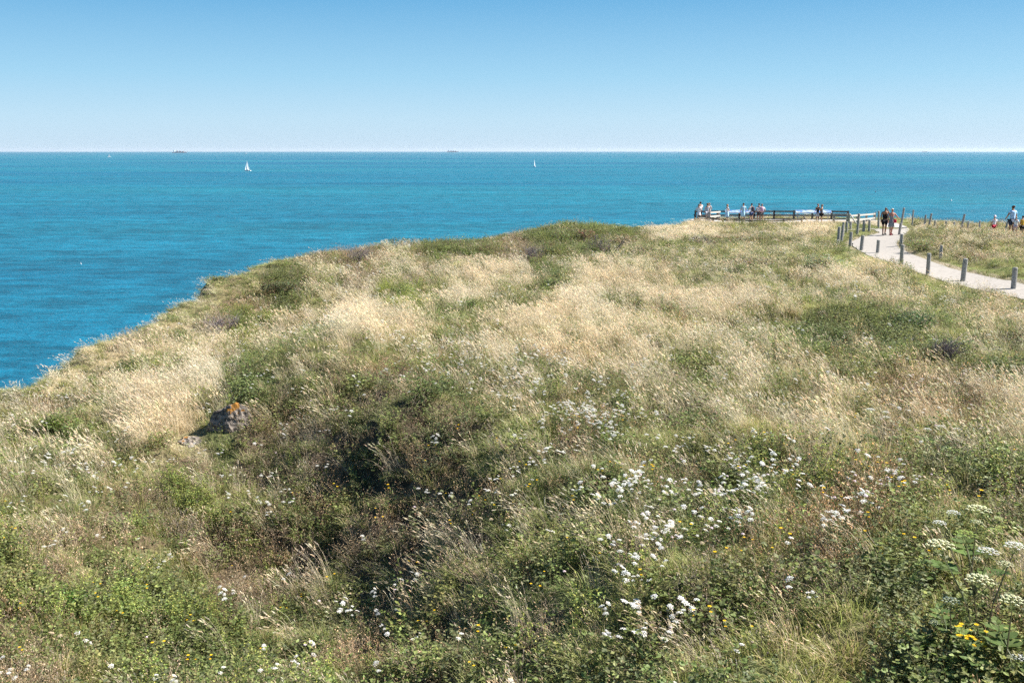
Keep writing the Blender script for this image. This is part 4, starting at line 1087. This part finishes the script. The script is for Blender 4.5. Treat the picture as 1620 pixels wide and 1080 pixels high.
def panel(x0, x1, D, label, seed):
    a = gx(x0, D); b = gx(x1, D); zc = zat(334.2, D); cx = (a+b)/2; w = b-a
    e = empty('orientation_panel', (cx, D, PLAT_Z)); tag(e, label, 'information panel')
    tilt = Matrix.Rotation(math.radians(-40), 4, 'X')
    z = zc-PLAT_Z
    mb = MB(); mb.box((0,0,z-.03), (w, .40, .04), M=Matrix.Rotation(math.radians(40), 4, 'X'), bev=.008); mb.build('board', mat('panel_back', (.35,.37,.38), .5, .4, .05), e)
    # printed sheet: sky, sea and coast bands, no writing that could be read
    m = bpy.data.materials.new('panel_print'); m.use_nodes = True; n = m.node_tree.nodes; l = m.node_tree.links; bb = n['Principled BSDF']; bb.inputs['Roughness'].default_value = .25
    tc = n.new('ShaderNodeTexCoord'); nz = n.new('ShaderNodeTexNoise'); nz.inputs['Scale'].default_value = 2.2; nz.inputs['Detail'].default_value = 5
    mp = n.new('ShaderNodeMapping'); mp.inputs['Scale'].default_value = (1, 4, 4); mp.inputs['Location'].default_value = (seed, 0, 0); l.new(tc.outputs['Object'], mp.inputs[0]); l.new(mp.outputs[0], nz.inputs['Vector'])
    rp = n.new('ShaderNodeValToRGB'); el = rp.color_ramp.elements; el[0].position = .45; el[0].color = (.06,.20,.50,1); el[1].position = .58; el[1].color = (.55,.60,.66,1); l.new(nz.outputs['Fac'], rp.inputs[0]); l.new(rp.outputs[0], bb.inputs['Base Color'])
    mb = MB(); mb.box((0,-.03*math.sin(math.radians(40)),z-.03+.03*math.cos(math.radians(40))), (w-.08, .34, .006), M=Matrix.Rotation(math.radians(40), 4, 'X')); mb.build('print', m, e)
    for s in (-1, 1):
        mb = MB(); mb.beam((s*w*.42, .05, -.1), (s*w*.42, .05, z-.08), .07, .07); mb.build('leg', M_WOOD, e)
panel(1147, 1190, 93.2, 'long white and pale blue orientation board between the woman in shorts and the backpack man', 0)
panel(1258, 1315, 93.0, 'long blue and white orientation board behind the embracing couple', 5)

# ------------------------------------------------------------------ people
def pm(name, c, v=.08): 
    return bpy.data.materials.get(name) or mat(name, c, .8, .2, v, 25)
def skin_obj(name, verts, edges, radii, m, parent, sub=1, root=0):
    me = bpy.data.meshes.new(name); me.from_pydata([tuple(v) for v in verts], edges, [])
    o = bpy.data.objects.new(name, me); COL.objects.link(o); o.parent = parent; me.materials.append(m)
    sm = o.modifiers.new('skin', 'SKIN'); sm.use_smooth_shade = True
    if not me.skin_vertices: bpy.context.view_layer.objects.active = o
    sv = me.skin_vertices[0].data
    for i, r in enumerate(radii):
        sv[i].radius = r if isinstance(r, tuple) else (r, r); sv[i].use_root = (i == root)
    ss = o.modifiers.new('sub', 'SUBSURF'); ss.levels = sub; ss.render_levels = sub
    return o
def person(loc, heading, H, label, top='shirt', topc=(.8,.8,.8), bot='shorts', botc=(.05,.05,.08), hair=(.05,.03,.02), skin=(.42,.22,.14), hairlen=0, pose='stand', extras=(), sleeve=True, scale_w=1.0, shoes=(.05,.05,.05), lean=0.0, group=None):
    e = empty('person', loc, heading); tag(e, label, 'person', group)
    W = scale_w; z = lambda k: k*H
    J = {}
    def j(n, x, y, zz, r): J[n] = (Vector((x*H, y*H, zz*H)), r)
    j('pel', 0,0,.525,(.082*H*W,.058*H*W)); j('wai', 0,lean*.3,.60,(.070*H*W,.05*H*W)); j('che', 0,lean*.7,.715,(.084*H*W,.056*H*W)); j('col', 0,lean,.805,(.062*H*W,.042*H))
    j('nek', 0,lean+.004,.85,(.026*H,.026*H)); j('jaw', 0,lean+.012,.885,(.036*H,.040*H)); j('hed', 0,lean+.01,.935,(.045*H,.052*H)); j('crn', 0,lean+.006,.975,(.032*H,.038*H)); j('nos', 0,lean+.066,.918,(.008*H,.010*H))
    arms = {'stand': [((.135,-.01,.645),(.15,.03,.50)),((-.135,-.01,.645),(-.15,.03,.50))],
            'akimbo': [((.185,-.03,.66),(.095,.0,.565)),((-.185,-.03,.66),(-.095,.0,.565))],
            'fold': [((.13,.03,.66),(.02,.11,.655)),((-.13,.03,.66),(-.02,.12,.64))],
            'lean': [((.14,.06,.66),(.10,.17,.60)),((-.14,.06,.66),(-.10,.17,.60))],
            'phone': [((.15,.03,.645),(.15,.07,.505)),((-.165,.04,.70),(-.06,.09,.86))],
            'hug': [((.14,.08,.74),(.02,.20,.80)),((-.14,.08,.72),(-.03,.20,.78))],
            'hang': [((.13,0,.645),(.14,.01,.49)),((-.15,.02,.68),(-.14,.10,.60))],
            'arm_round': [((.15,.02,.665),(.16,.06,.52)),((-.17,.02,.72),(-.24,.05,.62))]}[pose]
    for s, (el, wr) in zip(('r','l'), arms):
        sg = 1 if s == 'r' else -1
        j('sh'+s, sg*.098*W,lean,.79,(.036*H,.034*H)); j('el'+s, el[0],el[1]+lean,el[2],(.024*H,.024*H)); j('wr'+s, wr[0],wr[1]+lean,wr[2],(.017*H,.015*H))
        a = Vector(el); b = Vector(wr); d = (b-a).normalized(); q = d.cross(Vector((0,0,1))); q = q.normalized() if q.length > .05 else Vector((0,1,0))
        pc = b+d*.03; j('pm'+s, pc.x,pc.y+lean,pc.z,(.020*H,.011*H))
        for k in range(4):
            f = pc+d*(.05+.008*(1-abs(k-1.5)))+q*(k-1.5)*.0115 ; m_ = pc+d*.025+q*(k-1.5)*.011
            dz = Vector((-sg*.006, .006, 0)); f = f+dz
            j('fm%s%d' % (s,k), m_.x,m_.y+lean,m_.z,(.0052*H,.0052*H)); j('ft%s%d' % (s,k), f.x,f.y+lean,f.z,(.0042*H,.0042*H))
        t = b+d*.022+q*.028; j('tm'+s, t.x,t.y+lean,t.z,(.006*H,.006*H)); t2 = t+d*.022+q*.004; j('tt'+s, t2.x,t2.y+lean,t2.z,(.005*H,.005*H))
    stp = {'walk': .05}.get('walk' if 'walk' in extras else '', 0)
    for s, sg, ph in (('r',1,1),('l',-1,-1)):
        j('hp'+s, sg*.050*W,0,.495,(.054*H*W,.054*H)); j('kn'+s, sg*.058,stp*ph*.6+.01,.28,(.034*H,.034*H)); j('cf'+s, sg*.060,stp*ph-.008,.20,(.031*H,.033*H))
        j('an'+s, sg*.062,stp*ph*1.6-.012,.045,(.020*H,.022*H)); j('hl'+s, sg*.062,stp*ph*1.6-.02,.020,(.020*H,.018*H)); j('to'+s, sg*.070,stp*ph*1.6+.10,.014,(.022*H,.012*H))
    E = [('pel','wai'),('wai','che'),('che','col'),('col','nek'),('nek','jaw'),('jaw','hed'),('hed','crn'),('hed','nos')]
    for s in 'rl':
        E += [('col','sh'+s),('sh'+s,'el'+s),('el'+s,'wr'+s),('wr'+s,'pm'+s),('wr'+s,'tm'+s),('tm'+s,'tt'+s),('pel','hp'+s),('hp'+s,'kn'+s),('kn'+s,'cf'+s),('cf'+s,'an'+s),('an'+s,'hl'+s),('hl'+s,'to'+s)]
        for k in range(4): E += [('pm'+s,'fm%s%d' % (s,k)),('fm%s%d' % (s,k),'ft%s%d' % (s,k))]
    names = list(J); ix = {n: i for i, n in enumerate(names)}
    key = 'skin_%02d' % int(skin[0]*100)
    skin_obj('body', [J[n][0] for n in names], [(ix[a], ix[b]) for a, b in E], [J[n][1] for n in names], pm(key, skin, .05), e, 1)
    def sub(nm, nodes, edges, grow, c, cut={}):
        vs = []; rr = []
        for n in nodes:
            if n in cut: a, b, t = cut[n]; p = J[a][0].lerp(J[b][0], t); r0 = J[a][1]; r1 = J[b][1]; r = tuple(r0[i]*(1-t)+r1[i]*t for i in (0,1))
            else: p, r = J[n]
            vs.append(p); rr.append((r[0]*grow+.008, r[1]*grow+.008))
        i2 = {n: i for i, n in enumerate(nodes)}
        return skin_obj(nm, vs, [(i2[a], i2[b]) for a, b in edges], rr, pm(nm+'_%02d%02d%02d' % tuple(int(k*99) for k in c), c), e, 1)
    if top in ('shirt', 'tank', 'dress'):
        nd = ['pel','wai','che','col']; ed = [('pel','wai'),('wai','che'),('che','col')]; cut = {}
        for s in 'rl':
            if top == 'shirt':
                nd += ['sh'+s, 'sl'+s]; ed += [('col','sh'+s),('sh'+s,'sl'+s)]; cut['sl'+s] = ('sh'+s, 'el'+s, .62 if sleeve else .3)
            elif top == 'dress': nd += ['sh'+s]; ed += [('col','sh'+s)]
        sub({'shirt':'shirt','tank':'vest','dress':'dress_top'}[top], nd, ed, 1.10, topc, cut)
    if bot in ('shorts', 'trousers'):
        nd = ['pel','hpr','hpl','kr','kl']; cut = {'kr': ('hpr','knr',.75 if bot == 'shorts' else 1), 'kl': ('hpl','knl',.75 if bot == 'shorts' else 1)}
        ed = [('pel','hpr'),('pel','hpl'),('hpr','kr'),('hpl','kl')]
        if bot == 'trousers': nd += ['anr','anl']; ed += [('kr','anr'),('kl','anl')]
        sub('shorts' if bot == 'shorts' else 'trousers', nd, ed, 1.14, botc, cut)
    elif bot == 'skirt':
        mb = MB(); mb.lathe([(.070*H,.60*H),(.098*H,.52*H),(.112*H,.40*H),(.122*H,.30*H),(.117*H,.30*H),(.09*H,.5*H)], 14, sy=.8); mb.build('skirt', pm('skirt_%02d%02d' % (int(botc[0]*99), int(botc[2]*99)), botc, .2), e, True)
    if hair:
        mb = MB(); y0 = lean*H+.004*H; m = pm('hair_%02d%02d' % (int(hair[0]*99), int(hair[2]*99)), hair, .2)
        mb.lathe([(.047*H,-.02*H),(.052*H,.0),(.050*H,.025*H),(.036*H,.046*H),(.001,.056*H)], 12, (0, y0-.010*H, .935*H), sy=1.12)
        if hairlen > 0: mb.lathe([(.034*H,-hairlen*H),(.050*H,-hairlen*.6*H),(.050*H,.0),(.02*H,.02*H)], 10, (0, y0-.026*H, .935*H), sy=.7)
        mb.build('hair', m, e, True)
    for s, sg in (('r',1),('l',-1)):
        p = J['hl'+s][0]; q = J['to'+s][0]; mb = MB()
        a = p+Vector((0,-.012*H,.0)); mb.tube([a, p.lerp(q,.5)+Vector((0,0,.004*H)), q+Vector((0,.012*H,0))], [.024*H,.028*H,.018*H], 8)
        mb.v = [(v[0], v[1], max(v[2], .001)) for v in mb.v]
        mb.build('shoe', pm('shoe_%02d' % int(shoes[0]*99), shoes), e, True)
    if 'hat' in extras:
        mb = MB(); mb.lathe([(.095*H,.0),(.06*H,.008*H),(.056*H,.045*H),(.03*H,.07*H),(.001,.072*H)], 16, (0, lean*H, .955*H)); mb.build('hat', pm('hat_cloth', (.75,.62,.66)), e, True)
    if 'glasses' in extras:
        mb = MB()
        for sg in (-1, 1): mb.box((sg*.020*H, (lean+.062)*H, .940*H), (.030*H, .008*H, .020*H), bev=.002)
        mb.build('sunglasses', pm('dark_lens', (.02,.02,.02)), e)
    return e
def held(name, cat, label, loc, size, c, rz=0, strap=True, group=None):
    e = empty(name, loc, rz); tag(e, label, cat, group)
    x, y, z = size; mb = MB()
    vs = [];
    for zz, k in ((-z/2,.8),(-z*.3,1),(z*.2,1),(z*.42,.85),(z/2,.5)):
        for i in range(12):
            a = 6.2832*i/12; cx = math.copysign(abs(math.cos(a))**.6, math.cos(a)); cy = math.copysign(abs(math.sin(a))**.6, math.sin(a)); vs.append((cx*x/2*k, cy*y/2*k, zz))
    fs = [(r*12+i, r*12+(i+1) % 12, r*12+12+(i+1) % 12, r*12+12+i) for r in range(4) for i in range(12)] + [tuple(range(11,-1,-1)), tuple(range(48,60))]
    mb.add(vs, fs); mb.build('bag', pm(name+'_cloth_%02d' % int(c[0]*99), c), e, True)
    if strap:
        for s in (-1, 1):
            mb = MB(); mb.tube([(s*x*.3, y*.3, -z*.35), (s*x*.36, y*1.0, 0), (s*x*.3, y*.6, z*.45), (s*x*.25, y*.1, z*.5)], .014, 5); mb.build('strap', pm(name+'_cloth_%02d' % int(c[0]*99), c), e)
def on_plat(px, D): return (gx(px, D), D, PLAT_Z+.003)
SK = (.46,.26,.17); SK2 = (.34,.18,.11)
G1 = 'visitors on the platform'
person(on_plat(1107.6, 91.6), .25, 1.78, 'dark haired man in white shirt at the left corner, behind a woman in white', topc=(.82,.82,.84), botc=(.06,.07,.10), skin=SK, pose='lean', extras=(), group=G1)
person(on_plat(1105.2, 90.8), -.1, 1.60, 'woman in a white top and white skirt leaning on the left corner railing', topc=(.85,.84,.86), top='shirt', bot='skirt', botc=(.80,.80,.84), hair=(.20,.12,.07), hairlen=.05, skin=(.50,.30,.22), pose='akimbo', group=G1)
person(on_plat(1118.6, 91.0), .1, 1.68, 'woman in a mottled grey and white top with brown hair near the left corner', topc=(.40,.44,.50), bot='shorts', botc=(.45,.45,.50), hair=(.20,.11,.06), hairlen=.07, skin=(.48,.28,.19), pose='stand', group=G1)
person(on_plat(1121.6, 91.9), -.2, 1.66, 'person with light brown hair mostly hidden behind the woman in mottled grey', topc=(.40,.42,.44), botc=(.3,.3,.35), hair=(.28,.18,.10), hairlen=.05, skin=(.50,.30,.22), pose='lean', group=G1)
person(on_plat(1150.3, 89.6), -1.3, 1.66, 'woman in a white top and light blue skirt with folded arms, standing alone', topc=(.84,.82,.84), bot='skirt', botc=(.42,.62,.80), hair=(.36,.22,.13), hairlen=.05, skin=(.50,.29,.20), pose='fold', sleeve=False, group=G1)
person(on_plat(1175.6, 89.6), .1, 1.76, 'person in a long light blue shirt dress reading the orientation board', topc=(.36,.58,.74), bot='skirt', botc=(.36,.58,.74), hair=(.10,.05,.04), skin=SK, pose='stand', scale_w=1.12, group=G1)
person(on_plat(1188.6, 90), .35, 1.72, 'man in a white shirt and navy shorts with a dark backpack on one shoulder', topc=(.82,.82,.86), botc=(.03,.06,.16), hair=(.05,.03,.025), skin=SK, pose='hang', group=G1)
held('backpack', 'backpack', 'dark grey backpack on the back of the man in navy shorts', (gx(1191.6,89.6), 89.72, PLAT_Z+1.20), (.30,.20,.44), (.07,.07,.10), .35)
person(on_plat(1200.2, 90.6), -.2, 1.68, 'dark haired person in a white shirt and dark shorts between two others', topc=(.84,.84,.88), botc=(.05,.05,.07), hair=(.07,.04,.03), skin=SK, pose='stand', group=G1)
person(on_plat(1204.9, 89.4), .05, 1.70, 'woman with hands on hips in a white shirt and grey shorts carrying a pink backpack', topc=(.84,.82,.84), botc=(.12,.12,.13), hair=(.24,.17,.12), skin=SK, pose='akimbo', group=G1)
held('backpack', 'backpack', 'pink and mauve backpack on the woman with hands on hips', (gx(1204.9,89.2), 89.24, PLAT_Z+1.20), (.31,.2,.44), (.55,.34,.48), .05)
person(on_plat(1293.4, 88.6), -1.1, 1.74, 'man in a black vest and pale shorts in an embrace', top='shirt', topc=(.03,.03,.04), botc=(.50,.54,.62), hair=(.25,.15,.12), skin=SK2, pose='arm_round', sleeve=False, group=G1)
person(on_plat(1299.8, 88.4), 1.35, 1.70, 'woman in grey top and black shorts with her arm round the man', top='tank', topc=(.16,.16,.18), botc=(.02,.02,.025), hair=(.26,.16,.09), hairlen=.03, skin=SK, pose='hug', group=G1)
def on_ground(px, py, D=None):
    b = hit(px, py) if D is None else Vector((gx(px, D), D, 0))
    return (b.x, b.y, float(EYE+base_z(b.x, b.y)[0])+.022)
G2 = 'couple walking on the path'
person(on_ground(1398.2, 372.8), math.pi-.05, 1.80, 'bald man in black vest and shorts on the path, one hand at his face', top='tank', topc=(.012,.012,.014), botc=(.012,.012,.016), hair=None, skin=SK2, pose='phone', extras=('walk','glasses'), scale_w=1.15, group=G2)
person(on_ground(1408.9, 373.0), math.pi+.1, 1.70, 'blonde woman in a grey patterned dress walking beside the man in black', top='dress', topc=(.22,.24,.26), bot='skirt', botc=(.20,.22,.24), hair=(.62,.50,.40), skin=(.45,.22,.16), pose='arm_round', extras=('walk','glasses'), shoes=(.35,.05,.06), scale_w=1.08, group=G2)
q = on_ground(1416.3, 373.0); held('handbag', 'handbag', 'red handbag on the arm of the blonde woman', (q[0]-.08, q[1]-.02, q[2]+.88), (.17,.10,.23), (.50,.03,.06), .1)
G3 = 'family on the side path'
person(on_ground(1574.2, 0, 61), .1, 1.22, 'child in a pink white sun hat, white top and red shorts', topc=(.82,.80,.84), botc=(.50,.03,.07), hair=(.35,.2,.12), skin=(.50,.30,.22), extras=('hat',), group=G3)
person(on_ground(1602.2, 0, 60), .2, 1.86, 'tall man in a light blue shirt and dark shorts on the side path', topc=(.42,.62,.86), botc=(.03,.05,.09), hair=(.08,.05,.04), skin=(.42,.22,.14), pose='hang', scale_w=1.12, group=G3)
person(on_ground(1608.3, 0, 59), -.4, 1.12, 'small child in white half hidden beside the man in blue', topc=(.84,.82,.84), botc=(.7,.5,.5), hair=(.45,.30,.2), skin=(.50,.30,.22), group=G3)
person(on_ground(1619.0, 0, 60.5), .3, 1.32, 'child in a yellow shirt and black shorts at the right photo edge', topc=(.70,.42,.05), botc=(.02,.02,.02), hair=(.05,.03,.02), skin=(.40,.22,.14), group=G3)

# ------------------------------------------------------------------ boats and ships
def seahit(px, py):
    d = ray(px, py); t = -EYE/d[2]; return Vector((d[0]*t, d[1]*t, 0))
M_HULL = pm('boat_white', (.78,.78,.78)); M_SAIL = foliage_mat('sailcloth', trans=.45, inst=False); M_MAST = pm('mast_metal', (.5,.5,.5))
def hull_mesh(L, B, Hh, sheer=.3, n=14, z0=-.3):
    mb = MB(); vs = []; k = 7
    for i in range(n):
        t = i/(n-1); w = B/2*math.sin(math.pi*min(t*1.0+.22, 1.0))**.7 if t < .78 else B/2*max((1-((t-.78)/.22)**1.8), .02)*math.sin(math.pi*.999*.5)**.7
        w = B/2*(1-max(0,(t-.45)/.55)**2.2)*(.78+.22*min(t/.3,1)); w = max(w, .02)
        zt = Hh+sheer*t*t
        for q in range(k):
            a = q/(k-1); s = -1+2*a; vs.append(((t-.5)*L, w*math.copysign(abs(s)**.6, s), z0+(zt-z0)*abs(s)**1.6))
    fs = [(i*k+q, i*k+q+1, (i+1)*k+q+1, (i+1)*k+q) for i in range(n-1) for q in range(k-1)]
    fs += [(i*k, (i+1)*k, (i+1)*k+k-1, i*k+k-1) for i in range(n-1)] + [tuple(range(k))]
    mb.add(vs, fs); return mb
def sailboat(px, py, mastpx, label, heading, jib=True):
    p = seahit(px, py); Hm = mastpx*p.y/F_PX; L = Hm*.72
    e = empty('sailboat', p, heading); tag(e, label, 'sailing boat', 'sailing boats at sea')
    hull_mesh(L, L*.27, L*.09).build('hull', M_HULL, e, True)
    mb = MB(); mb.box((-.03*L,0,L*.115), (L*.3,L*.15,L*.05), bev=.05); mb.build('cabin', M_HULL, e)
    mb = MB(); mb.tube([(.06*L,0,0),(.06*L,0,Hm)], [.012*L,.007*L], 6); mb.tube([(.06*L,0,.16*L),(-.38*L,.04*L,.17*L)], .008*L, 5); mb.build('mast', M_MAST, e)
    def sail(nm, luff0, luff1, clew, belly):
        mb = MB(); n = 8; vs = []
        for i in range(n+1):
            t = i/n
            for j_ in range(n+1):
                s = j_/n; a = Vector(luff0).lerp(Vector(luff1), t); b = Vector(clew).lerp(Vector(luff1), t**.92); q = a.lerp(b, s)
                q.y += belly*math.sin(math.pi*s)*(1-t)*1.0; vs.append(tuple(q))
        k = n+1; fs = [(i*k+j_, i*k+j_+1, (i+1)*k+j_+1, (i+1)*k+j_) for i in range(n) for j_ in range(n)]
        mb.add(vs, fs, (.88,.88,.87)); mb.build(nm, M_SAIL, e, True)
    sail('mainsail', (.05*L,0,.18*L), (.055*L,0,Hm*.97), (-.38*L,.05*L,.19*L), .07*L)
    if jib: sail('jib', (.47*L,0,.12*L), (.075*L,0,Hm*.86), (.02*L,.07*L,.16*L), .06*L)
sailboat(392, 270.5, 16.5, 'larger white sailing boat at left, nearest to the coast', math.radians(155))
sailboat(845.5, 263.6, 12.0, 'white sailing boat seen alone right of the centre of the sea', math.radians(115), False)
sailboat(172.5, 248.8, 6.2, 'tiny white sailing boat near the horizon at far left', math.radians(20), True)
def motorboat(px, py, wpx, label):
    p = seahit(px, py); L = wpx*p.y/F_PX; e = empty('motor_boat', p, .2); tag(e, label, 'boat')
    hull_mesh(L, L*.3, L*.10, L*.05).build('hull', M_HULL, e, True)
    mb = MB(); mb.box((0,0,L*.17), (L*.35,L*.2,L*.13), bev=.1); mb.build('cabin', M_HULL, e)
motorboat(388.5, 243.2, 4.5, 'small white motor boat above the nearest sailing boat, near the horizon')
def ship(px, py, wpx, label, hullc, kind):
    p = seahit(px, py); L = wpx*p.y/F_PX; e = empty('cargo_ship', p, math.radians(6)); tag(e, label, 'ship')
    H0 = L*.055
    mb = hull_mesh(L, L*.15, H0, L*.02, z0=-2); mb.build('hull', pm('ship_hull_%s' % kind, hullc), e, False)
    W_ = pm('ship_white', (.75,.75,.75)); RD = pm('ship_load_%s' % kind, (.38,.22,.18) if kind == 'a' else (.25,.28,.32), .3)
    mb = MB(); mb.box((-L*.36,0,H0+L*.045), (L*.09,L*.11,L*.13), bev=.5); mb.box((-L*.35,0,H0+L*.125), (L*.05,L*.13,L*.022), bev=.3); mb.build('bridge_tower', W_, e)
    mb = MB(); mb.tube([(-L*.41,0,H0), (-L*.41,0,H0+L*.115)], L*.013, 10); mb.build('funnel', RD, e)
    for i, (x, h) in enumerate([(-.24,.055),(-.14,.085),(-.04,.06),(.06,.08),(.16,.045),(.26,.06)]):
        mb = MB(); mb.box((x*L,0,H0+h*L/2+.2), (L*.085,L*.12,h*L), bev=.3); mb.build('container_stack', RD if i % 2 else W_, e)
    if kind == 'a':
        for x in (-.19, .11):
            mb = MB(); mb.beam((x*L,0,H0), (x*L,0,H0+L*.12), L*.012, L*.012); mb.beam((x*L,0,H0+L*.11), ((x+.1)*L,0,H0+L*.08), L*.008, L*.008); mb.build('crane', W_, e)
    mb = MB(); mb.tube([(L*.44,0,H0), (L*.44,0,H0+L*.06)], L*.004, 5); mb.build('foremast', W_, e)
ship(284, 242.0, 22, 'loaded cargo ship on the horizon at left', (.12,.16,.26), 'a')
ship(716, 241.0, 18, 'faint hazy cargo ship on the horizon left of centre', (.12,.15,.22), 'b')
ship(1463, 240.6, 9, 'faint tiny ship on the horizon at far right', (.25,.28,.32), 'c')
def buoy(px, py, r, c, label):
    p = seahit(px, py); e = empty('buoy', p); tag(e, label, 'buoy')
    mb = MB(); mb.lathe([(.001,-r*.4),(r*.8,-r*.1),(r,r*.4),(r*.75,r*1.0),(.3*r,r*1.3)], 14); mb.build('float', pm('buoy_%02d' % int(c[0]*99), c), e, True)
    mb = MB(); mb.tube([(0,0,r*1.2),(0,0,r*2.2)], r*.12, 6); mb.lathe([(.001,r*2.2),(r*.3,r*2.3),(r*.3,r*2.6),(.001,r*2.8)], 10); mb.build('topmark', pm('buoy_%02d' % int(c[0]*99), c), e)
buoy(1504.6, 318, .55, (.80,.80,.80), 'small white buoy in the sea above the skyline posts at right')
buoy(128, 417.5, .17, (.80,.78,.74), 'small white buoy in the near sea at left')
buoy(1385, 304.5, .6, (.10,.14,.2), 'dark buoy in the sea above the embracing couple and side railing')

# ------------------------------------------------------------------ sea air
def haze():
    mb = MB(); X = 64000; z0, z1 = -8.5, 80
    mb.box((0, 0, (z0+z1)/2), (X, X, z1-z0)); m = bpy.data.materials.new('haze_air'); m.use_nodes = True
    n = m.node_tree.nodes; l = m.node_tree.links
    for k in list(n): 
        if k.type != 'OUTPUT_MATERIAL': n.remove(k)
    v = n.new('ShaderNodeVolumePrincipled'); v.inputs['Color'].default_value = (.80,.88,.97,1); v.inputs['Density'].default_value = 1.7e-5; v.inputs['Anisotropy'].default_value = .2
    l.new(v.outputs[0], n['Material Output'].inputs['Volume'])
    o = mb.build('haze', m); tag(o, kind='stuff')
haze()
